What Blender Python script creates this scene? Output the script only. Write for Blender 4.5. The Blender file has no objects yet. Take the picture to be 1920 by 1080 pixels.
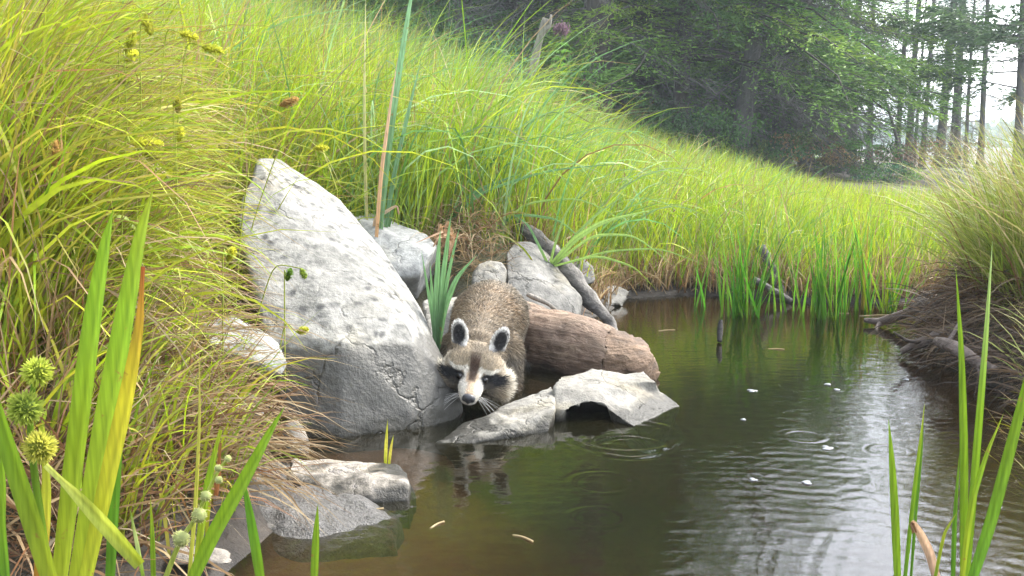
import bpy, bmesh, math, random
import numpy as np
from mathutils import Vector, Matrix

# ------------------------------------------------------------------ camera, sky, sun, exposure
SC = bpy.context.scene
COL = SC.collection
F_PX, CAM_H, HORIZON = 1844.0, 0.53, 270.0
PITCH = math.atan(HORIZON / F_PX)
cam_d = bpy.data.cameras.new('camera')
cam = bpy.data.objects.new('camera', cam_d); COL.objects.link(cam)
cam_d.sensor_width = 36.0
cam_d.lens = 36.0 * F_PX / 1920.0
cam_d.clip_start = 0.02; cam_d.clip_end = 2000
cam.location = (0, 0, CAM_H)
cam.rotation_euler = (math.radians(90) - PITCH, 0, 0)
SC.camera = cam

SUN_EL, SUN_AZ = math.radians(46), math.radians(58)      # azimuth clockwise from +Y
world = bpy.data.worlds.new('World'); SC.world = world; world.use_nodes = True
wn = world.node_tree.nodes; wl = world.node_tree.links
bg = wn['Background']
sky = wn.new('ShaderNodeTexSky'); sky.sky_type = 'NISHITA'; sky.sun_disc = False
sky.sun_elevation = SUN_EL; sky.sun_rotation = SUN_AZ
sky.air_density = 1.0; sky.dust_density = 2.0; sky.ozone_density = 1.0
hs = wn.new('ShaderNodeHueSaturation'); hs.inputs['Saturation'].default_value = 0.35
wl.new(sky.outputs[0], hs.inputs['Color']); wl.new(hs.outputs[0], bg.inputs['Color'])
bg.inputs['Strength'].default_value = 0.15
sun_d = bpy.data.lights.new('sun', 'SUN'); sun_d.energy = 1.5; sun_d.angle = math.radians(16)
sun_d.color = (1.0, 0.95, 0.86)
sun = bpy.data.objects.new('sun', sun_d); COL.objects.link(sun)
sdir = Vector((math.sin(SUN_AZ) * math.cos(SUN_EL), math.cos(SUN_AZ) * math.cos(SUN_EL), math.sin(SUN_EL)))
sun.rotation_euler = sdir.to_track_quat('Z', 'Y').to_euler()
SC.view_settings.view_transform = 'Standard'; SC.view_settings.look = 'None'
SC.view_settings.exposure = 2.6; SC.view_settings.gamma = 1.0
SC.render.engine = 'CYCLES'
SC.cycles.use_denoising = True
SC.cycles.max_bounces = 7; SC.cycles.diffuse_bounces = 3; SC.cycles.glossy_bounces = 3
SC.cycles.transmission_bounces = 5; SC.cycles.transparent_max_bounces = 12; SC.cycles.volume_bounces = 0
SC.cycles.use_adaptive_sampling = True
SC.cycles.caustics_reflective = False; SC.cycles.caustics_refractive = False

rng = np.random.default_rng(7)
random.seed(7)

# ------------------------------------------------------------------ helpers
def ray(px, py):
    u = (px - 960) / F_PX; v = (540 - py) / F_PX
    return np.array((u, math.cos(PITCH) + v * math.sin(PITCH), -math.sin(PITCH) + v * math.cos(PITCH)))
def P(px, py, Y):
    d = ray(px, py); t = Y / d[1]
    return np.array((d[0] * t, Y, CAM_H + d[2] * t))
def W(px, py, z=0.0):
    d = ray(px, py); t = (z - CAM_H) / d[2]
    return np.array((d[0] * t, d[1] * t, z))

def _hash(ix, iy, iz, seed):
    h = (ix.astype(np.int64) * 374761393 + iy.astype(np.int64) * 668265263 + iz.astype(np.int64) * 2147483647 + seed * 974634533)
    h = (h ^ (h >> 13)) * 1274126177
    h = h ^ (h >> 16)
    return (h & 0xFFFFFF) / float(0xFFFFFF) * 2 - 1
def noise3(p, scale, seed=0):
    q = np.asarray(p, float) * scale
    i = np.floor(q); f = q - i; f = f * f * (3 - 2 * f)
    x, y, z = i[:, 0], i[:, 1], i[:, 2]
    out = 0
    for dx in (0, 1):
        for dy in (0, 1):
            for dz in (0, 1):
                w = (f[:, 0] if dx else 1 - f[:, 0]) * (f[:, 1] if dy else 1 - f[:, 1]) * (f[:, 2] if dz else 1 - f[:, 2])
                out = out + w * _hash(x + dx, y + dy, z + dz, seed)
    return out
def fbm(p, scale, octv=4, seed=0, gain=.5):
    a, s, o = 1.0, scale, 0
    for k in range(octv):
        o = o + a * noise3(p, s, seed + k * 17); a *= gain; s *= 2.03
    return o
def sstep(a, b, x):
    t = np.clip((x - a) / (b - a), 0, 1); return t * t * (3 - 2 * t)

def tag(o, label=None, cat=None, group=None, kind=None):
    if label: o['label'] = label
    if cat: o['category'] = cat
    if group: o['group'] = group
    if kind: o['kind'] = kind
    return o
def empty(name, loc, label, cat, group=None):
    o = bpy.data.objects.new(name, None); COL.objects.link(o); o.location = loc
    o.empty_display_size = .05
    return tag(o, label, cat, group)
def build(name, V, faces, mat, parent=None, col=None, smooth=True, loc=None, mat2=None, second=()):
    """faces: list of int arrays (n,3) or (n,4). V in world space (or local to parent when parent given with loc)."""
    V = np.asarray(V, np.float32)
    me = bpy.data.meshes.new(name)
    me.vertices.add(len(V)); 
    if parent is not None and loc is None: V = V - np.array(parent.location, np.float32)
    me.vertices.foreach_set('co', V.ravel())
    faces = [np.asarray(f, np.int32) for f in faces if len(f)]
    n1_ = sum(len(f) for f in faces); faces += [np.asarray(f, np.int32) for f in second if len(f)]
    idx = np.concatenate([f.ravel() for f in faces])
    tot = np.concatenate([np.full(len(f), f.shape[1], np.int32) for f in faces])
    st = np.concatenate([[0], np.cumsum(tot)[:-1]]).astype(np.int32)
    me.loops.add(len(idx)); me.loops.foreach_set('vertex_index', idx)
    me.polygons.add(len(tot)); me.polygons.foreach_set('loop_start', st); me.polygons.foreach_set('loop_total', tot)
    if smooth: me.polygons.foreach_set('use_smooth', np.ones(len(tot), bool))
    if mat2 is not None: me.polygons.foreach_set('material_index', (np.arange(len(tot)) >= n1_).astype(np.int32))
    me.update(calc_edges=True); me.validate()
    if col is not None:
        c = np.ones((len(V), 4), np.float32); c[:, :3] = col
        a = me.attributes.new('Col', 'FLOAT_COLOR', 'POINT'); a.data.foreach_set('color', c.ravel())
    if mat: me.materials.append(mat)
    if mat2 is not None: me.materials.append(mat2)
    o = bpy.data.objects.new(name, me); COL.objects.link(o)
    if parent is not None: o.parent = parent
    return o
def rebase(o):
    """move the origin of a top-level mesh thing to its foot"""
    me = o.data; n = len(me.vertices); v = np.empty(n * 3, np.float32); me.vertices.foreach_get('co', v); v = v.reshape(-1, 3)
    c = np.array((v[:, 0].mean(), v[:, 1].mean(), v[:, 2].min()), np.float32)
    me.vertices.foreach_set('co', (v - c).ravel()); me.update(); o.location = c
    return o
def join(parts):
    """parts: list of (V, [faces], col or None) -> one"""
    Vs, Fs, Cs, k = [], {}, [], 0
    for V, F, C in parts:
        Vs.append(V)
        if C is not None: Cs.append(np.broadcast_to(C, (len(V), 3)))
        for f in F:
            f = np.asarray(f)
            if len(f): Fs.setdefault(f.shape[1], []).append(f + k)
        k += len(V)
    return np.concatenate(Vs), [np.concatenate(x) for x in Fs.values()], (np.concatenate(Cs) if Cs else None)

# ------------------------------------------------------------------ materials
def new_mat(name):
    m = bpy.data.materials.new(name); m.use_nodes = True
    nt = m.node_tree; nt.nodes.clear()
    out = nt.nodes.new('ShaderNodeOutputMaterial')
    return m, nt, out
def N(nt, t, **kw):
    n = nt.nodes.new('ShaderNode' + t)
    for k, v in kw.items():
        if k in n.inputs: n.inputs[k].default_value = v
        else: setattr(n, k, v)
    return n
def ramp(nt, fac, stops):
    r = N(nt, 'ValToRGB'); e = r.color_ramp.elements
    while len(e) < len(stops): e.new(.5)
    for el, (p, c) in zip(e, stops):
        el.position = p; el.color = (c[0], c[1], c[2], 1) if len(c) == 3 else c
    nt.links.new(fac, r.inputs[0]); return r.outputs[0]
def math_n(nt, op, a, b=None):
    n = N(nt, 'Math', operation=op)
    for i, x in enumerate((a, b)):
        if x is None: continue
        if isinstance(x, (int, float)): n.inputs[i].default_value = x
        else: nt.links.new(x, n.inputs[i])
    return n.outputs[0]
def mixc(nt, fac, a, b, mode='MIX'):
    n = N(nt, 'Mix', data_type='RGBA', blend_type=mode)
    for i, x in ((0, fac), (6, a), (7, b)):
        if isinstance(x, (int, float)): n.inputs[i].default_value = x
        elif isinstance(x, tuple): n.inputs[i].default_value = (*x, 1)
        else: nt.links.new(x, n.inputs[i])
    return n.outputs[2]
def noise_n(nt, coord, scale, detail=4, rough=.55, dist=0.0):
    n = N(nt, 'TexNoise'); n.inputs['Scale'].default_value = scale; n.inputs['Detail'].default_value = detail
    n.inputs['Roughness'].default_value = rough; n.inputs['Distortion'].default_value = dist
    nt.links.new(coord, n.inputs['Vector']); return n.outputs['Fac']
def bump_n(nt, h, strength, dist=.01):
    b = N(nt, 'Bump'); b.inputs['Strength'].default_value = strength; b.inputs['Distance'].default_value = dist
    nt.links.new(h, b.inputs['Height']); return b.outputs[0]

def leaf_mat(name, trans=.35, rough=.5, spec=.3, vary=.25, scale=40, veins=False):
    m, nt, out = new_mat(name)
    a = N(nt, 'Attribute', attribute_name='Col')
    g = N(nt, 'NewGeometry')
    nz = noise_n(nt, g.outputs['Position'], scale, 2)
    c = mixc(nt, 1.0, a.outputs['Color'], ramp(nt, nz, [(.3, (1 - vary,) * 3), (.7, (1 + vary,) * 3)]), 'MULTIPLY')
    if veins:
        mp = N(nt, 'Mapping'); mp.inputs['Scale'].default_value = (1, 1, .035); nt.links.new(g.outputs['Position'], mp.inputs[0])
        c = mixc(nt, 1.0, c, ramp(nt, noise_n(nt, mp.outputs[0], 420, 2, .5), [(.35, (.80, .82, .78)), (.65, (1.14, 1.12, 1.15))]), 'MULTIPLY')
        sp = noise_n(nt, g.outputs['Position'], 75, 3, .6); c = mixc(nt, ramp(nt, sp, [(.66, (0, 0, 0)), (.72, (.75, .75, .75))]), c, (.20, .11, .03))
    p = N(nt, 'BsdfPrincipled'); p.inputs['Roughness'].default_value = rough; p.inputs['Specular IOR Level'].default_value = spec
    t = N(nt, 'BsdfTranslucent'); mx = N(nt, 'MixShader'); mx.inputs[0].default_value = trans
    nt.links.new(c, p.inputs['Base Color']); nt.links.new(c, t.inputs['Color'])
    nt.links.new(p.outputs[0], mx.inputs[1]); nt.links.new(t.outputs[0], mx.inputs[2])
    nt.links.new(mx.outputs[0], out.inputs[0]); return m
M_GRASS = leaf_mat('grass_blade', .38)
M_LEAF = leaf_mat('broad_leaf', .4, .45, .35, .10, 30, True)
M_NEEDLE = leaf_mat('needle_foliage', .35, .6, .2, .35, 6)
M_FUR = leaf_mat('fur_strand', .12, .65, .25, .15, 120)

def col_mat(name, rough=.6, spec=.3, bscale=60, bstr=.3, vary=.3):
    m, nt, out = new_mat(name)
    a = N(nt, 'Attribute', attribute_name='Col'); g = N(nt, 'TexCoord')
    nz = noise_n(nt, g.outputs['Object'], bscale, 5)
    c = mixc(nt, 1.0, a.outputs['Color'], ramp(nt, nz, [(.3, (1 - vary,) * 3), (.7, (1 + vary,) * 3)]), 'MULTIPLY')
    p = N(nt, 'BsdfPrincipled'); p.inputs['Roughness'].default_value = rough; p.inputs['Specular IOR Level'].default_value = spec
    nt.links.new(c, p.inputs['Base Color']); nt.links.new(bump_n(nt, nz, bstr, .004), p.inputs['Normal'])
    nt.links.new(p.outputs[0], out.inputs[0]); return m
M_COL = col_mat('matte_skin')
M_SEED = leaf_mat('seed_head', .5, .6, .2, .2, 200)

def bark_mat(name, c0, c1, scale=12, stretch=.22, bstr=.6):
    m, nt, out = new_mat(name)
    t = N(nt, 'TexCoord'); mp = N(nt, 'Mapping'); mp.inputs['Scale'].default_value = (1, 1, stretch)
    nt.links.new(t.outputs['Object'], mp.inputs[0])
    n1 = noise_n(nt, mp.outputs[0], scale, 6, .65, .5)
    n2 = noise_n(nt, t.outputs['Object'], 2.2, 3)
    c = ramp(nt, n1, [(.35, c0), (.65, c1)])
    c = mixc(nt, ramp(nt, n2, [(.45, (0, 0, 0)), (.65, (1, 1, 1))]), c, mixc(nt, 1.0, c, (.75, .85, .7), 'MULTIPLY'))
    p = N(nt, 'BsdfPrincipled'); p.inputs['Roughness'].default_value = .85
    nt.links.new(c, p.inputs['Base Color']); nt.links.new(bump_n(nt, n1, bstr, .03), p.inputs['Normal'])
    nt.links.new(p.outputs[0], out.inputs[0]); return m
M_BARK = bark_mat('conifer_bark', (.03, .024, .02), (.09, .075, .066))
M_BARKG = bark_mat('grey_bark', (.05, .045, .042), (.14, .13, .125))
M_TWIG = bark_mat('dead_twig', (.07, .064, .058), (.16, .15, .145), 30)
M_SNAG = bark_mat('weathered_snag', (.07, .06, .05), (.26, .235, .20), 20, .12)

def rock_mat(name, c0, c1, spots=None, wet=None, wetcol=.42, scale=9, seed=0.0, spot_scale=22, wet_noise=.02, streak=None, lichen=0.0):
    """c0/c1 mottled base, spots = dark blotch colour, wet = world height of the ragged water mark"""
    m, nt, out = new_mat(name)
    g = N(nt, 'NewGeometry'); mp = N(nt, 'Mapping'); mp.inputs['Location'].default_value = (seed, seed * .7, seed * 1.3)
    nt.links.new(g.outputs['Position'], mp.inputs[0]); co = mp.outputs[0]
    n1 = noise_n(nt, co, scale, 6, .6); n2 = noise_n(nt, co, scale * 6, 5, .65); n3 = noise_n(nt, co, scale * 22, 3, .6)
    c = ramp(nt, n1, [(.33, c0), (.66, c1)])
    c = mixc(nt, 1.0, c, ramp(nt, n2, [(.3, (.60, .60, .60)), (.7, (1.34, 1.34, 1.3))]), 'MULTIPLY')
    c = mixc(nt, 1.0, c, ramp(nt, n3, [(.3, (.86, .86, .86)), (.7, (1.12, 1.12, 1.12))]), 'MULTIPLY')
    if spots:
        v = N(nt, 'TexVoronoi'); v.inputs['Scale'].default_value = spot_scale
        wz = N(nt, 'VectorMath', operation='ADD'); nzv = N(nt, 'TexNoise'); nzv.inputs['Scale'].default_value = 30
        nt.links.new(co, nzv.inputs['Vector']); sc = N(nt, 'VectorMath', operation='SCALE'); sc.inputs['Scale'].default_value = .03
        nt.links.new(nzv.outputs['Color'], sc.inputs[0]); nt.links.new(co, wz.inputs[0]); nt.links.new(sc.outputs[0], wz.inputs[1])
        nt.links.new(wz.outputs[0], v.inputs['Vector'])
        n4 = noise_n(nt, co, spot_scale * .35, 3)
        f = math_n(nt, 'MULTIPLY', ramp(nt, v.outputs['Distance'], [(.16, (1, 1, 1)), (.42, (0, 0, 0))]), ramp(nt, n4, [(.34, (0, 0, 0)), (.50, (.9, .9, .9))]))
        c = mixc(nt, f, c, spots)
    if streak:
        wv = N(nt, 'Mapping'); wv.inputs['Rotation'].default_value = streak[0]; wv.inputs['Scale'].default_value = (1, 14, 14)
        nt.links.new(co, wv.inputs[0]); n5 = noise_n(nt, wv.outputs[0], 2.2, 4)
        c = mixc(nt, ramp(nt, n5, [(.5, (0, 0, 0)), (.68, (.7, .7, .7))]), c, streak[1])
    ck = N(nt, 'TexVoronoi'); ck.feature = 'DISTANCE_TO_EDGE'; ck.inputs['Scale'].default_value = scale * .8
    cw = N(nt, 'TexNoise'); cw.inputs['Scale'].default_value = scale * 1.6; cw.inputs['Detail'].default_value = 5; nt.links.new(co, cw.inputs['Vector'])
    cs_ = N(nt, 'VectorMath', operation='SCALE'); cs_.inputs['Scale'].default_value = 1.2 / scale; nt.links.new(cw.outputs['Color'], cs_.inputs[0])
    ca = N(nt, 'VectorMath', operation='ADD'); nt.links.new(co, ca.inputs[0]); nt.links.new(cs_.outputs[0], ca.inputs[1]); nt.links.new(ca.outputs[0], ck.inputs['Vector'])
    crack = math_n(nt, 'MULTIPLY', ramp(nt, ck.outputs['Distance'], [(.0, (1, 1, 1)), (.03, (0, 0, 0))]), ramp(nt, n1, [(.44, (0, 0, 0)), (.56, (1, 1, 1))]))
    c = mixc(nt, math_n(nt, 'MULTIPLY', crack, .65), c, mixc(nt, 1.0, c, (.25, .24, .22), 'MULTIPLY'))
    n7 = noise_n(nt, co, scale * .7, 3); c = mixc(nt, ramp(nt, n7, [(.56, (0, 0, 0)), (.70, (.55, .55, .55))]), c, mixc(nt, 1.0, c, (.95, .86, .62), 'MULTIPLY'))
    p = N(nt, 'BsdfPrincipled'); p.inputs['Specular IOR Level'].default_value = .35
    if wet is not None:
        sx = N(nt, 'SeparateXYZ'); nt.links.new(g.outputs['Position'], sx.inputs[0])
        n6 = noise_n(nt, co, 16, 4); h = math_n(nt, 'ADD', sx.outputs['Z'], math_n(nt, 'MULTIPLY', math_n(nt, 'SUBTRACT', n6, .5), wet_noise * 4))
        f = math_n(nt, 'LESS_THAN', h, wet)
        sm = N(nt, 'MapRange'); sm.inputs['From Min'].default_value = wet + .006; sm.inputs['From Max'].default_value = wet - .006
        nt.links.new(h, sm.inputs['Value']); f = sm.outputs[0]
        c = mixc(nt, f, c, mixc(nt, 1.0, mixc(nt, .55, c, (.20, .19, .165)), (wetcol,) * 3, 'MULTIPLY'))
        dk = N(nt, 'MapRange'); dk.inputs['From Min'].default_value = .024; dk.inputs['From Max'].default_value = .008; nt.links.new(h, dk.inputs['Value'])
        c = mixc(nt, dk.outputs[0], c, mixc(nt, 1.0, c, (.42, .41, .36), 'MULTIPLY'))
        rr = N(nt, 'MapRange'); rr.inputs['To Min'].default_value = .85; rr.inputs['To Max'].default_value = .5
        nt.links.new(f, rr.inputs['Value']); nt.links.new(rr.outputs[0], p.inputs['Roughness'])
    else: p.inputs['Roughness'].default_value = .85
    nt.links.new(c, p.inputs['Base Color'])
    hh = math_n(nt, 'SUBTRACT', math_n(nt, 'ADD', n2, math_n(nt, 'MULTIPLY', n3, .5)), math_n(nt, 'MULTIPLY', crack, 1.2))
    nt.links.new(bump_n(nt, hh, .5, .008), p.inputs['Normal'])
    nt.links.new(p.outputs[0], out.inputs[0]); return m

# ------------------------------------------------------------------ terrain
POND = np.array([(-.50, .2), (-.46, .9), (-.36, 1.15), (-.33, 1.3), (-.38, 1.5), (-.45, 1.75), (-.34, 2.1), (-.2, 2.5), (.02, 2.75), (.22, 2.95), (.33, 3.15),
                 (.37, 3.36), (.64, 3.46), (.95, 3.3), (1.25, 3.25), (1.6, 3.35), (1.9, 3.3), (1.55, 3.05), (1.24, 2.86), (1.13, 2.6), (1.06, 2.3), (1.06, 1.96), (.95, 1.6), (.87, 1.3), (.74, .9), (.70, .2)])
def pond_sd(x, y):
    """signed distance to the shoreline: negative over water"""
    p = np.stack([x, y], -1)
    d = np.full(x.shape, 1e9); ins = np.zeros(x.shape, bool)
    n = len(POND)
    for i in range(n):
        a, b = POND[i], POND[(i + 1) % n]
        e = b - a; w = p - a
        t = np.clip((w @ e) / (e @ e), 0, 1)
        d = np.minimum(d, np.hypot(w[..., 0] - t * e[0], w[..., 1] - t * e[1]))
        c = ((a[1] <= y) != (b[1] <= y)) & (x < (b[0] - a[0]) * (y - a[1]) / (b[1] - a[1] + 1e-12) + a[0])
        ins ^= c
    return np.where(ins, -d, d)
AU = np.array([-.6, -.3, -.04, .076, .18, .29, .40, .7]); AV = np.array([.24, .22, .165, .08, .035, .008, .003, .003])
def ground(x, y):
    x = np.asarray(x, float); y = np.asarray(y, float)
    d = pond_sd(x, y)
    u = x / np.maximum(y, .6)
    ramp_ = np.interp(u, AU, AV)
    dd = np.maximum(d, 0)
    soft = 7.5 * (1 - np.exp(-dd / 7.5))
    z = .05 * (1 - np.exp(-dd / .06)) + ramp_ * soft
    z = z + .20 * np.exp(-((x - 1.54) / .30) ** 2 - ((y - 2.42) / .42) ** 2) * sstep(0, .07, dd)
    z = z + .17 * np.exp(-((x + .88) / .40) ** 2 - ((y - 1.80) / .62) ** 2) * sstep(0, .30, dd)
    z = z + .17 * np.exp(-((x + .08) / .36) ** 2 - ((y - 3.02) / .30) ** 2) * sstep(0, .14, dd)
    p = np.stack([x, y, x * 0], -1).reshape(-1, 3)
    nz = (fbm(p, 3.0, 3, 5) * .012 + fbm(p, .35, 2, 9) * .05 * sstep(1, 6, dd).reshape(-1)).reshape(x.shape)
    zi = -.015 - .22 * (1 - np.exp(d / .22)) * (.13 + .87 * sstep(-.20, .20, x + .25 * np.maximum(y - 1.55, 0)))
    z = np.where(d > 0, z + nz * sstep(0, .05, dd), zi * sstep(0, .02, -d) + nz * .5 * sstep(0, .05, -d))
    return z
def G(px, py, ymin=.9):
    """where the ray through a point of the photo meets the ground"""
    d = ray(px, py); t = np.linspace(ymin, 40, 8000); X = d[0] * t; Y = d[1] * t; Z = CAM_H + d[2] * t
    k = int(np.argmax(Z < ground(X, Y))); return np.array((X[k], Y[k], Z[k]))
def gz(x, y): return float(ground(np.array([x]), np.array([y]))[0])

def axis(segs):
    out = []
    for a, b, n in segs: out.append(np.linspace(a, b, n, endpoint=False))
    return np.unique(np.concatenate(out + [[segs[-1][1]]]))
def grid_mesh(xs, ys, zf):
    X, Y = np.meshgrid(xs, ys); Z = zf(X, Y)
    V = np.stack([X, Y, Z], -1).reshape(-1, 3)
    nx, ny = len(xs), len(ys)
    i = (np.arange(ny - 1)[:, None] * nx + np.arange(nx - 1)[None]).ravel()
    return V, np.stack([i, i + 1, i + nx + 1, i + nx], -1)

m, nt, out = new_mat('mud_soil')
g = N(nt, 'NewGeometry'); n1 = noise_n(nt, g.outputs['Position'], 7, 6, .65); n2 = noise_n(nt, g.outputs['Position'], 60, 5, .7)
sx = N(nt, 'SeparateXYZ'); nt.links.new(g.outputs['Position'], sx.inputs[0])
c = ramp(nt, n1, [(.3, (.016, .012, .008)), (.52, (.042, .031, .021)), (.72, (.075, .057, .038))])
c = mixc(nt, 1.0, c, ramp(nt, n2, [(.3, (.6, .6, .6)), (.7, (1.4, 1.4, 1.35))]), 'MULTIPLY')
fz = N(nt, 'MapRange'); fz.inputs['From Min'].default_value = .05; fz.inputs['From Max'].default_value = .16
nt.links.new(sx.outputs['Z'], fz.inputs['Value'])
c = mixc(nt, fz.outputs[0], c, mixc(nt, .6, c, (.06, .075, .02)))
fw = N(nt, 'MapRange'); fw.inputs['From Min'].default_value = .07; fw.inputs['From Max'].default_value = .03
nt.links.new(sx.outputs['Z'], fw.inputs['Value']); c = mixc(nt, fw.outputs[0], c, mixc(nt, 1.0, c, (.5, .47, .44), 'MULTIPLY'))
fb = N(nt, 'MapRange'); fb.inputs['From Min'].default_value = -.002; fb.inputs['From Max'].default_value = -.022
nt.links.new(sx.outputs['Z'], fb.inputs['Value'])
c = mixc(nt, fb.outputs[0], c, mixc(nt, .75, c, (.30, .155, .075)))
p = N(nt, 'BsdfPrincipled'); p.inputs['Roughness'].default_value = .7
nt.links.new(c, p.inputs['Base Color']); nt.links.new(bump_n(nt, math_n(nt, 'ADD', n1, math_n(nt, 'MULTIPLY', n2, .35)), .9, .02), p.inputs['Normal'])
nt.links.new(p.outputs[0], out.inputs[0]); M_SOIL = m

xs = axis([(-400, -60, 12), (-60, -8, 26), (-8, -2.5, 40), (-2.5, 2.6, 205), (2.6, 9, 40), (9, 60, 26), (60, 400, 12)])
ys = axis([(-60, -4, 12), (-4, .3, 20), (.3, 4.2, 157), (4.2, 14, 70), (14, 60, 40), (60, 600, 20)])
V, Q = grid_mesh(xs, ys, ground)
tag(build('ground', V, [Q], M_SOIL), kind='structure')

# ------------------------------------------------------------------ pond water
def rings(X, Y, cx, cy, r0, wl, amp, wid):
    r = np.hypot(X - cx, Y - cy)
    return amp * np.cos((r - r0) * 2 * math.pi / wl) * np.exp(-((r - r0) / wid) ** 2)
DROPS = []
for px, py, r0, wl_, amp, wid in ((1508, 818, .036, .016, .0007, .010), (1670, 845, .034, .014, .0008, .010), (1180, 838, .060, .022, .0007, .016), (1170, 815, .10, .03, .0005, .03),
                                  (1130, 905, .05, .02, .0004, .015), (1500, 885, .11, .03, .00014, .03), (1560, 730, .02, .012, .0005, .006), (1410, 733, .018, .012, .0005, .006),
                                  (1120, 970, .04, .018, .0004, .012), (1780, 640, .03, .014, .0004, .01)):
    q = W(px, py); DROPS.append((q[0], q[1], r0, wl_, amp, wid))
def water_h(X, Y):
    p = np.stack([X, Y, X * 0], -1).reshape(-1, 3)
    calm = .35 + .65 * sstep(.15, .5, X) * sstep(1.75, 1.4, Y)
    h = 0
    for cx, cy, wl_, amp in ((.30, .70, .030, .00020), (.95, .95, .026, .00018), (.62, 1.62, .024, .00004), (.1, .4, .045, .00018), (1.3, 1.9, .036, .00012), (-.2, 3.3, .05, .00010)):
        r = np.hypot(X - cx, Y - cy)
        ph = noise3(p, 6, int(wl_ * 1000)).reshape(X.shape) * 1.2
        mod = .5 + .5 * noise3(p, 5, int(wl_ * 1777)).reshape(X.shape)
        h = h + amp * mod * np.sin(r * 2 * math.pi / wl_ + ph)
    h = h * calm + .0009 * (noise3(p, 7, 3).reshape(X.shape)) * calm + .00018 * noise3(p * np.array([1, 1.6, 1]), 34, 4).reshape(X.shape)
    for d in DROPS: h = h + rings(X, Y, *d)
    return h
xs = axis([(-1.2, -.6, 10), (-.6, 1.2, 330), (1.2, 2.4, 60)])
ys = axis([(.2, .95, 40), (.95, 1.9, 240), (1.9, 3.0, 170), (3.0, 3.9, 60)])
V, Q = grid_mesh(xs, ys, water_h)
m, nt, out = new_mat('pond_water')
g = N(nt, 'NewGeometry')
mp = N(nt, 'Mapping'); mp.inputs['Scale'].default_value = (1, 1.8, 1); nt.links.new(g.outputs['Position'], mp.inputs[0])
n1 = noise_n(nt, mp.outputs[0], 45, 3, .5); nrm = bump_n(nt, n1, .035, .01)
gl = N(nt, 'BsdfGlossy'); gl.inputs['Roughness'].default_value = .02; nt.links.new(nrm, gl.inputs['Normal'])
tr = N(nt, 'BsdfTransparent'); tr.inputs['Color'].default_value = (.96, .93, .86, 1)
df = N(nt, 'BsdfDiffuse')
n3 = noise_n(nt, g.outputs['Position'], 3.0, 3)
nt.links.new(ramp(nt, n3, [(.3, (.026, .028, .011)), (.7, (.036, .030, .014))]), df.inputs['Color'])
m1 = N(nt, 'MixShader'); m1.inputs[0].default_value = .19
nt.links.new(tr.outputs[0], m1.inputs[1]); nt.links.new(df.outputs[0], m1.inputs[2])
fr = N(nt, 'Fresnel'); fr.inputs['IOR'].default_value = 1.62; nt.links.new(nrm, fr.inputs['Normal'])
m2 = N(nt, 'MixShader'); nt.links.new(fr.outputs[0], m2.inputs[0])
nt.links.new(m1.outputs[0], m2.inputs[1]); nt.links.new(gl.outputs[0], m2.inputs[2]); nt.links.new(m2.outputs[0], out.inputs[0])
va = N(nt, 'VolumeAbsorption'); va.inputs['Color'].default_value = (.66, .53, .24, 1); va.inputs['Density'].default_value = 9.0
nt.links.new(va.outputs[0], out.inputs['Volume'])
nx, ny = len(xs), len(ys); top_n = len(V)
ring = np.concatenate([np.arange(nx), (np.arange(1, ny) * nx + nx - 1), (ny - 1) * nx + np.arange(nx - 2, -1, -1), np.arange(ny - 2, 0, -1) * nx])
low = V[ring] * np.array((1, 1, 0)) + np.array((0, 0, -.6)); V = np.concatenate([V, low]); m_ = len(ring); i = np.arange(m_); j = (i + 1) % m_
sides = np.stack([ring[j], ring[i], top_n + i, top_n + j], -1)
cbot = len(V); V = np.concatenate([V, [[.6, 2.0, -.6]]]); bot = np.stack([top_n + j, top_n + i, np.full(m_, cbot)], -1)
tag(build('water', V, [Q, sides, bot], m), kind='structure')

# ------------------------------------------------------------------ mesh makers
def remesh(V_F_list, voxel, smooth=3):
    """union of closed pieces -> one continuous mesh (V, faces)"""
    bm = bmesh.new()
    for V, F in V_F_list:
        vs = [bm.verts.new(tuple(v)) for v in V]
        for f in F: bm.faces.new([vs[i] for i in f])
    me = bpy.data.meshes.new('tmp'); bm.to_mesh(me); bm.free()
    o = bpy.data.objects.new('tmp', me); COL.objects.link(o)
    md = o.modifiers.new('r', 'REMESH'); md.mode = 'VOXEL'; md.voxel_size = voxel; md.adaptivity = 0
    if smooth:
        s = o.modifiers.new('s', 'SMOOTH'); s.factor = .5; s.iterations = smooth
    dg = bpy.context.evaluated_depsgraph_get(); dg.update()
    ev = o.evaluated_get(dg); m2 = ev.to_mesh()
    n = len(m2.vertices); v = np.empty(n * 3, np.float32); m2.vertices.foreach_get('co', v); v = v.reshape(-1, 3).astype(float)
    nr = np.empty(n * 3, np.float32); m2.vertices.foreach_get('normal', nr); nr = nr.reshape(-1, 3).astype(float)
    lt = np.empty(len(m2.polygons), np.int32); m2.polygons.foreach_get('loop_total', lt)
    li = np.empty(len(m2.loops), np.int32); m2.loops.foreach_get('vertex_index', li)
    ls = np.concatenate([[0], np.cumsum(lt)[:-1]])
    fs = []
    for k in (3, 4):
        w = ls[lt == k]
        if len(w): fs.append(li[w[:, None] + np.arange(k)[None]])
    ev.to_mesh_clear(); bpy.data.objects.remove(o); bpy.data.meshes.remove(me)
    return v, nr, fs
def hull(pts):
    bm = bmesh.new()
    for p in pts: bm.verts.new(tuple(p))
    r = bmesh.ops.convex_hull(bm, input=bm.verts)
    bad = [v for v in bm.verts if not v.link_faces]
    bmesh.ops.delete(bm, geom=bad, context='VERTS')
    bm.verts.index_update()
    V = [tuple(v.co) for v in bm.verts]; Fc = [[v.index for v in f.verts] for f in bm.faces]
    bm.free(); return V, Fc
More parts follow.
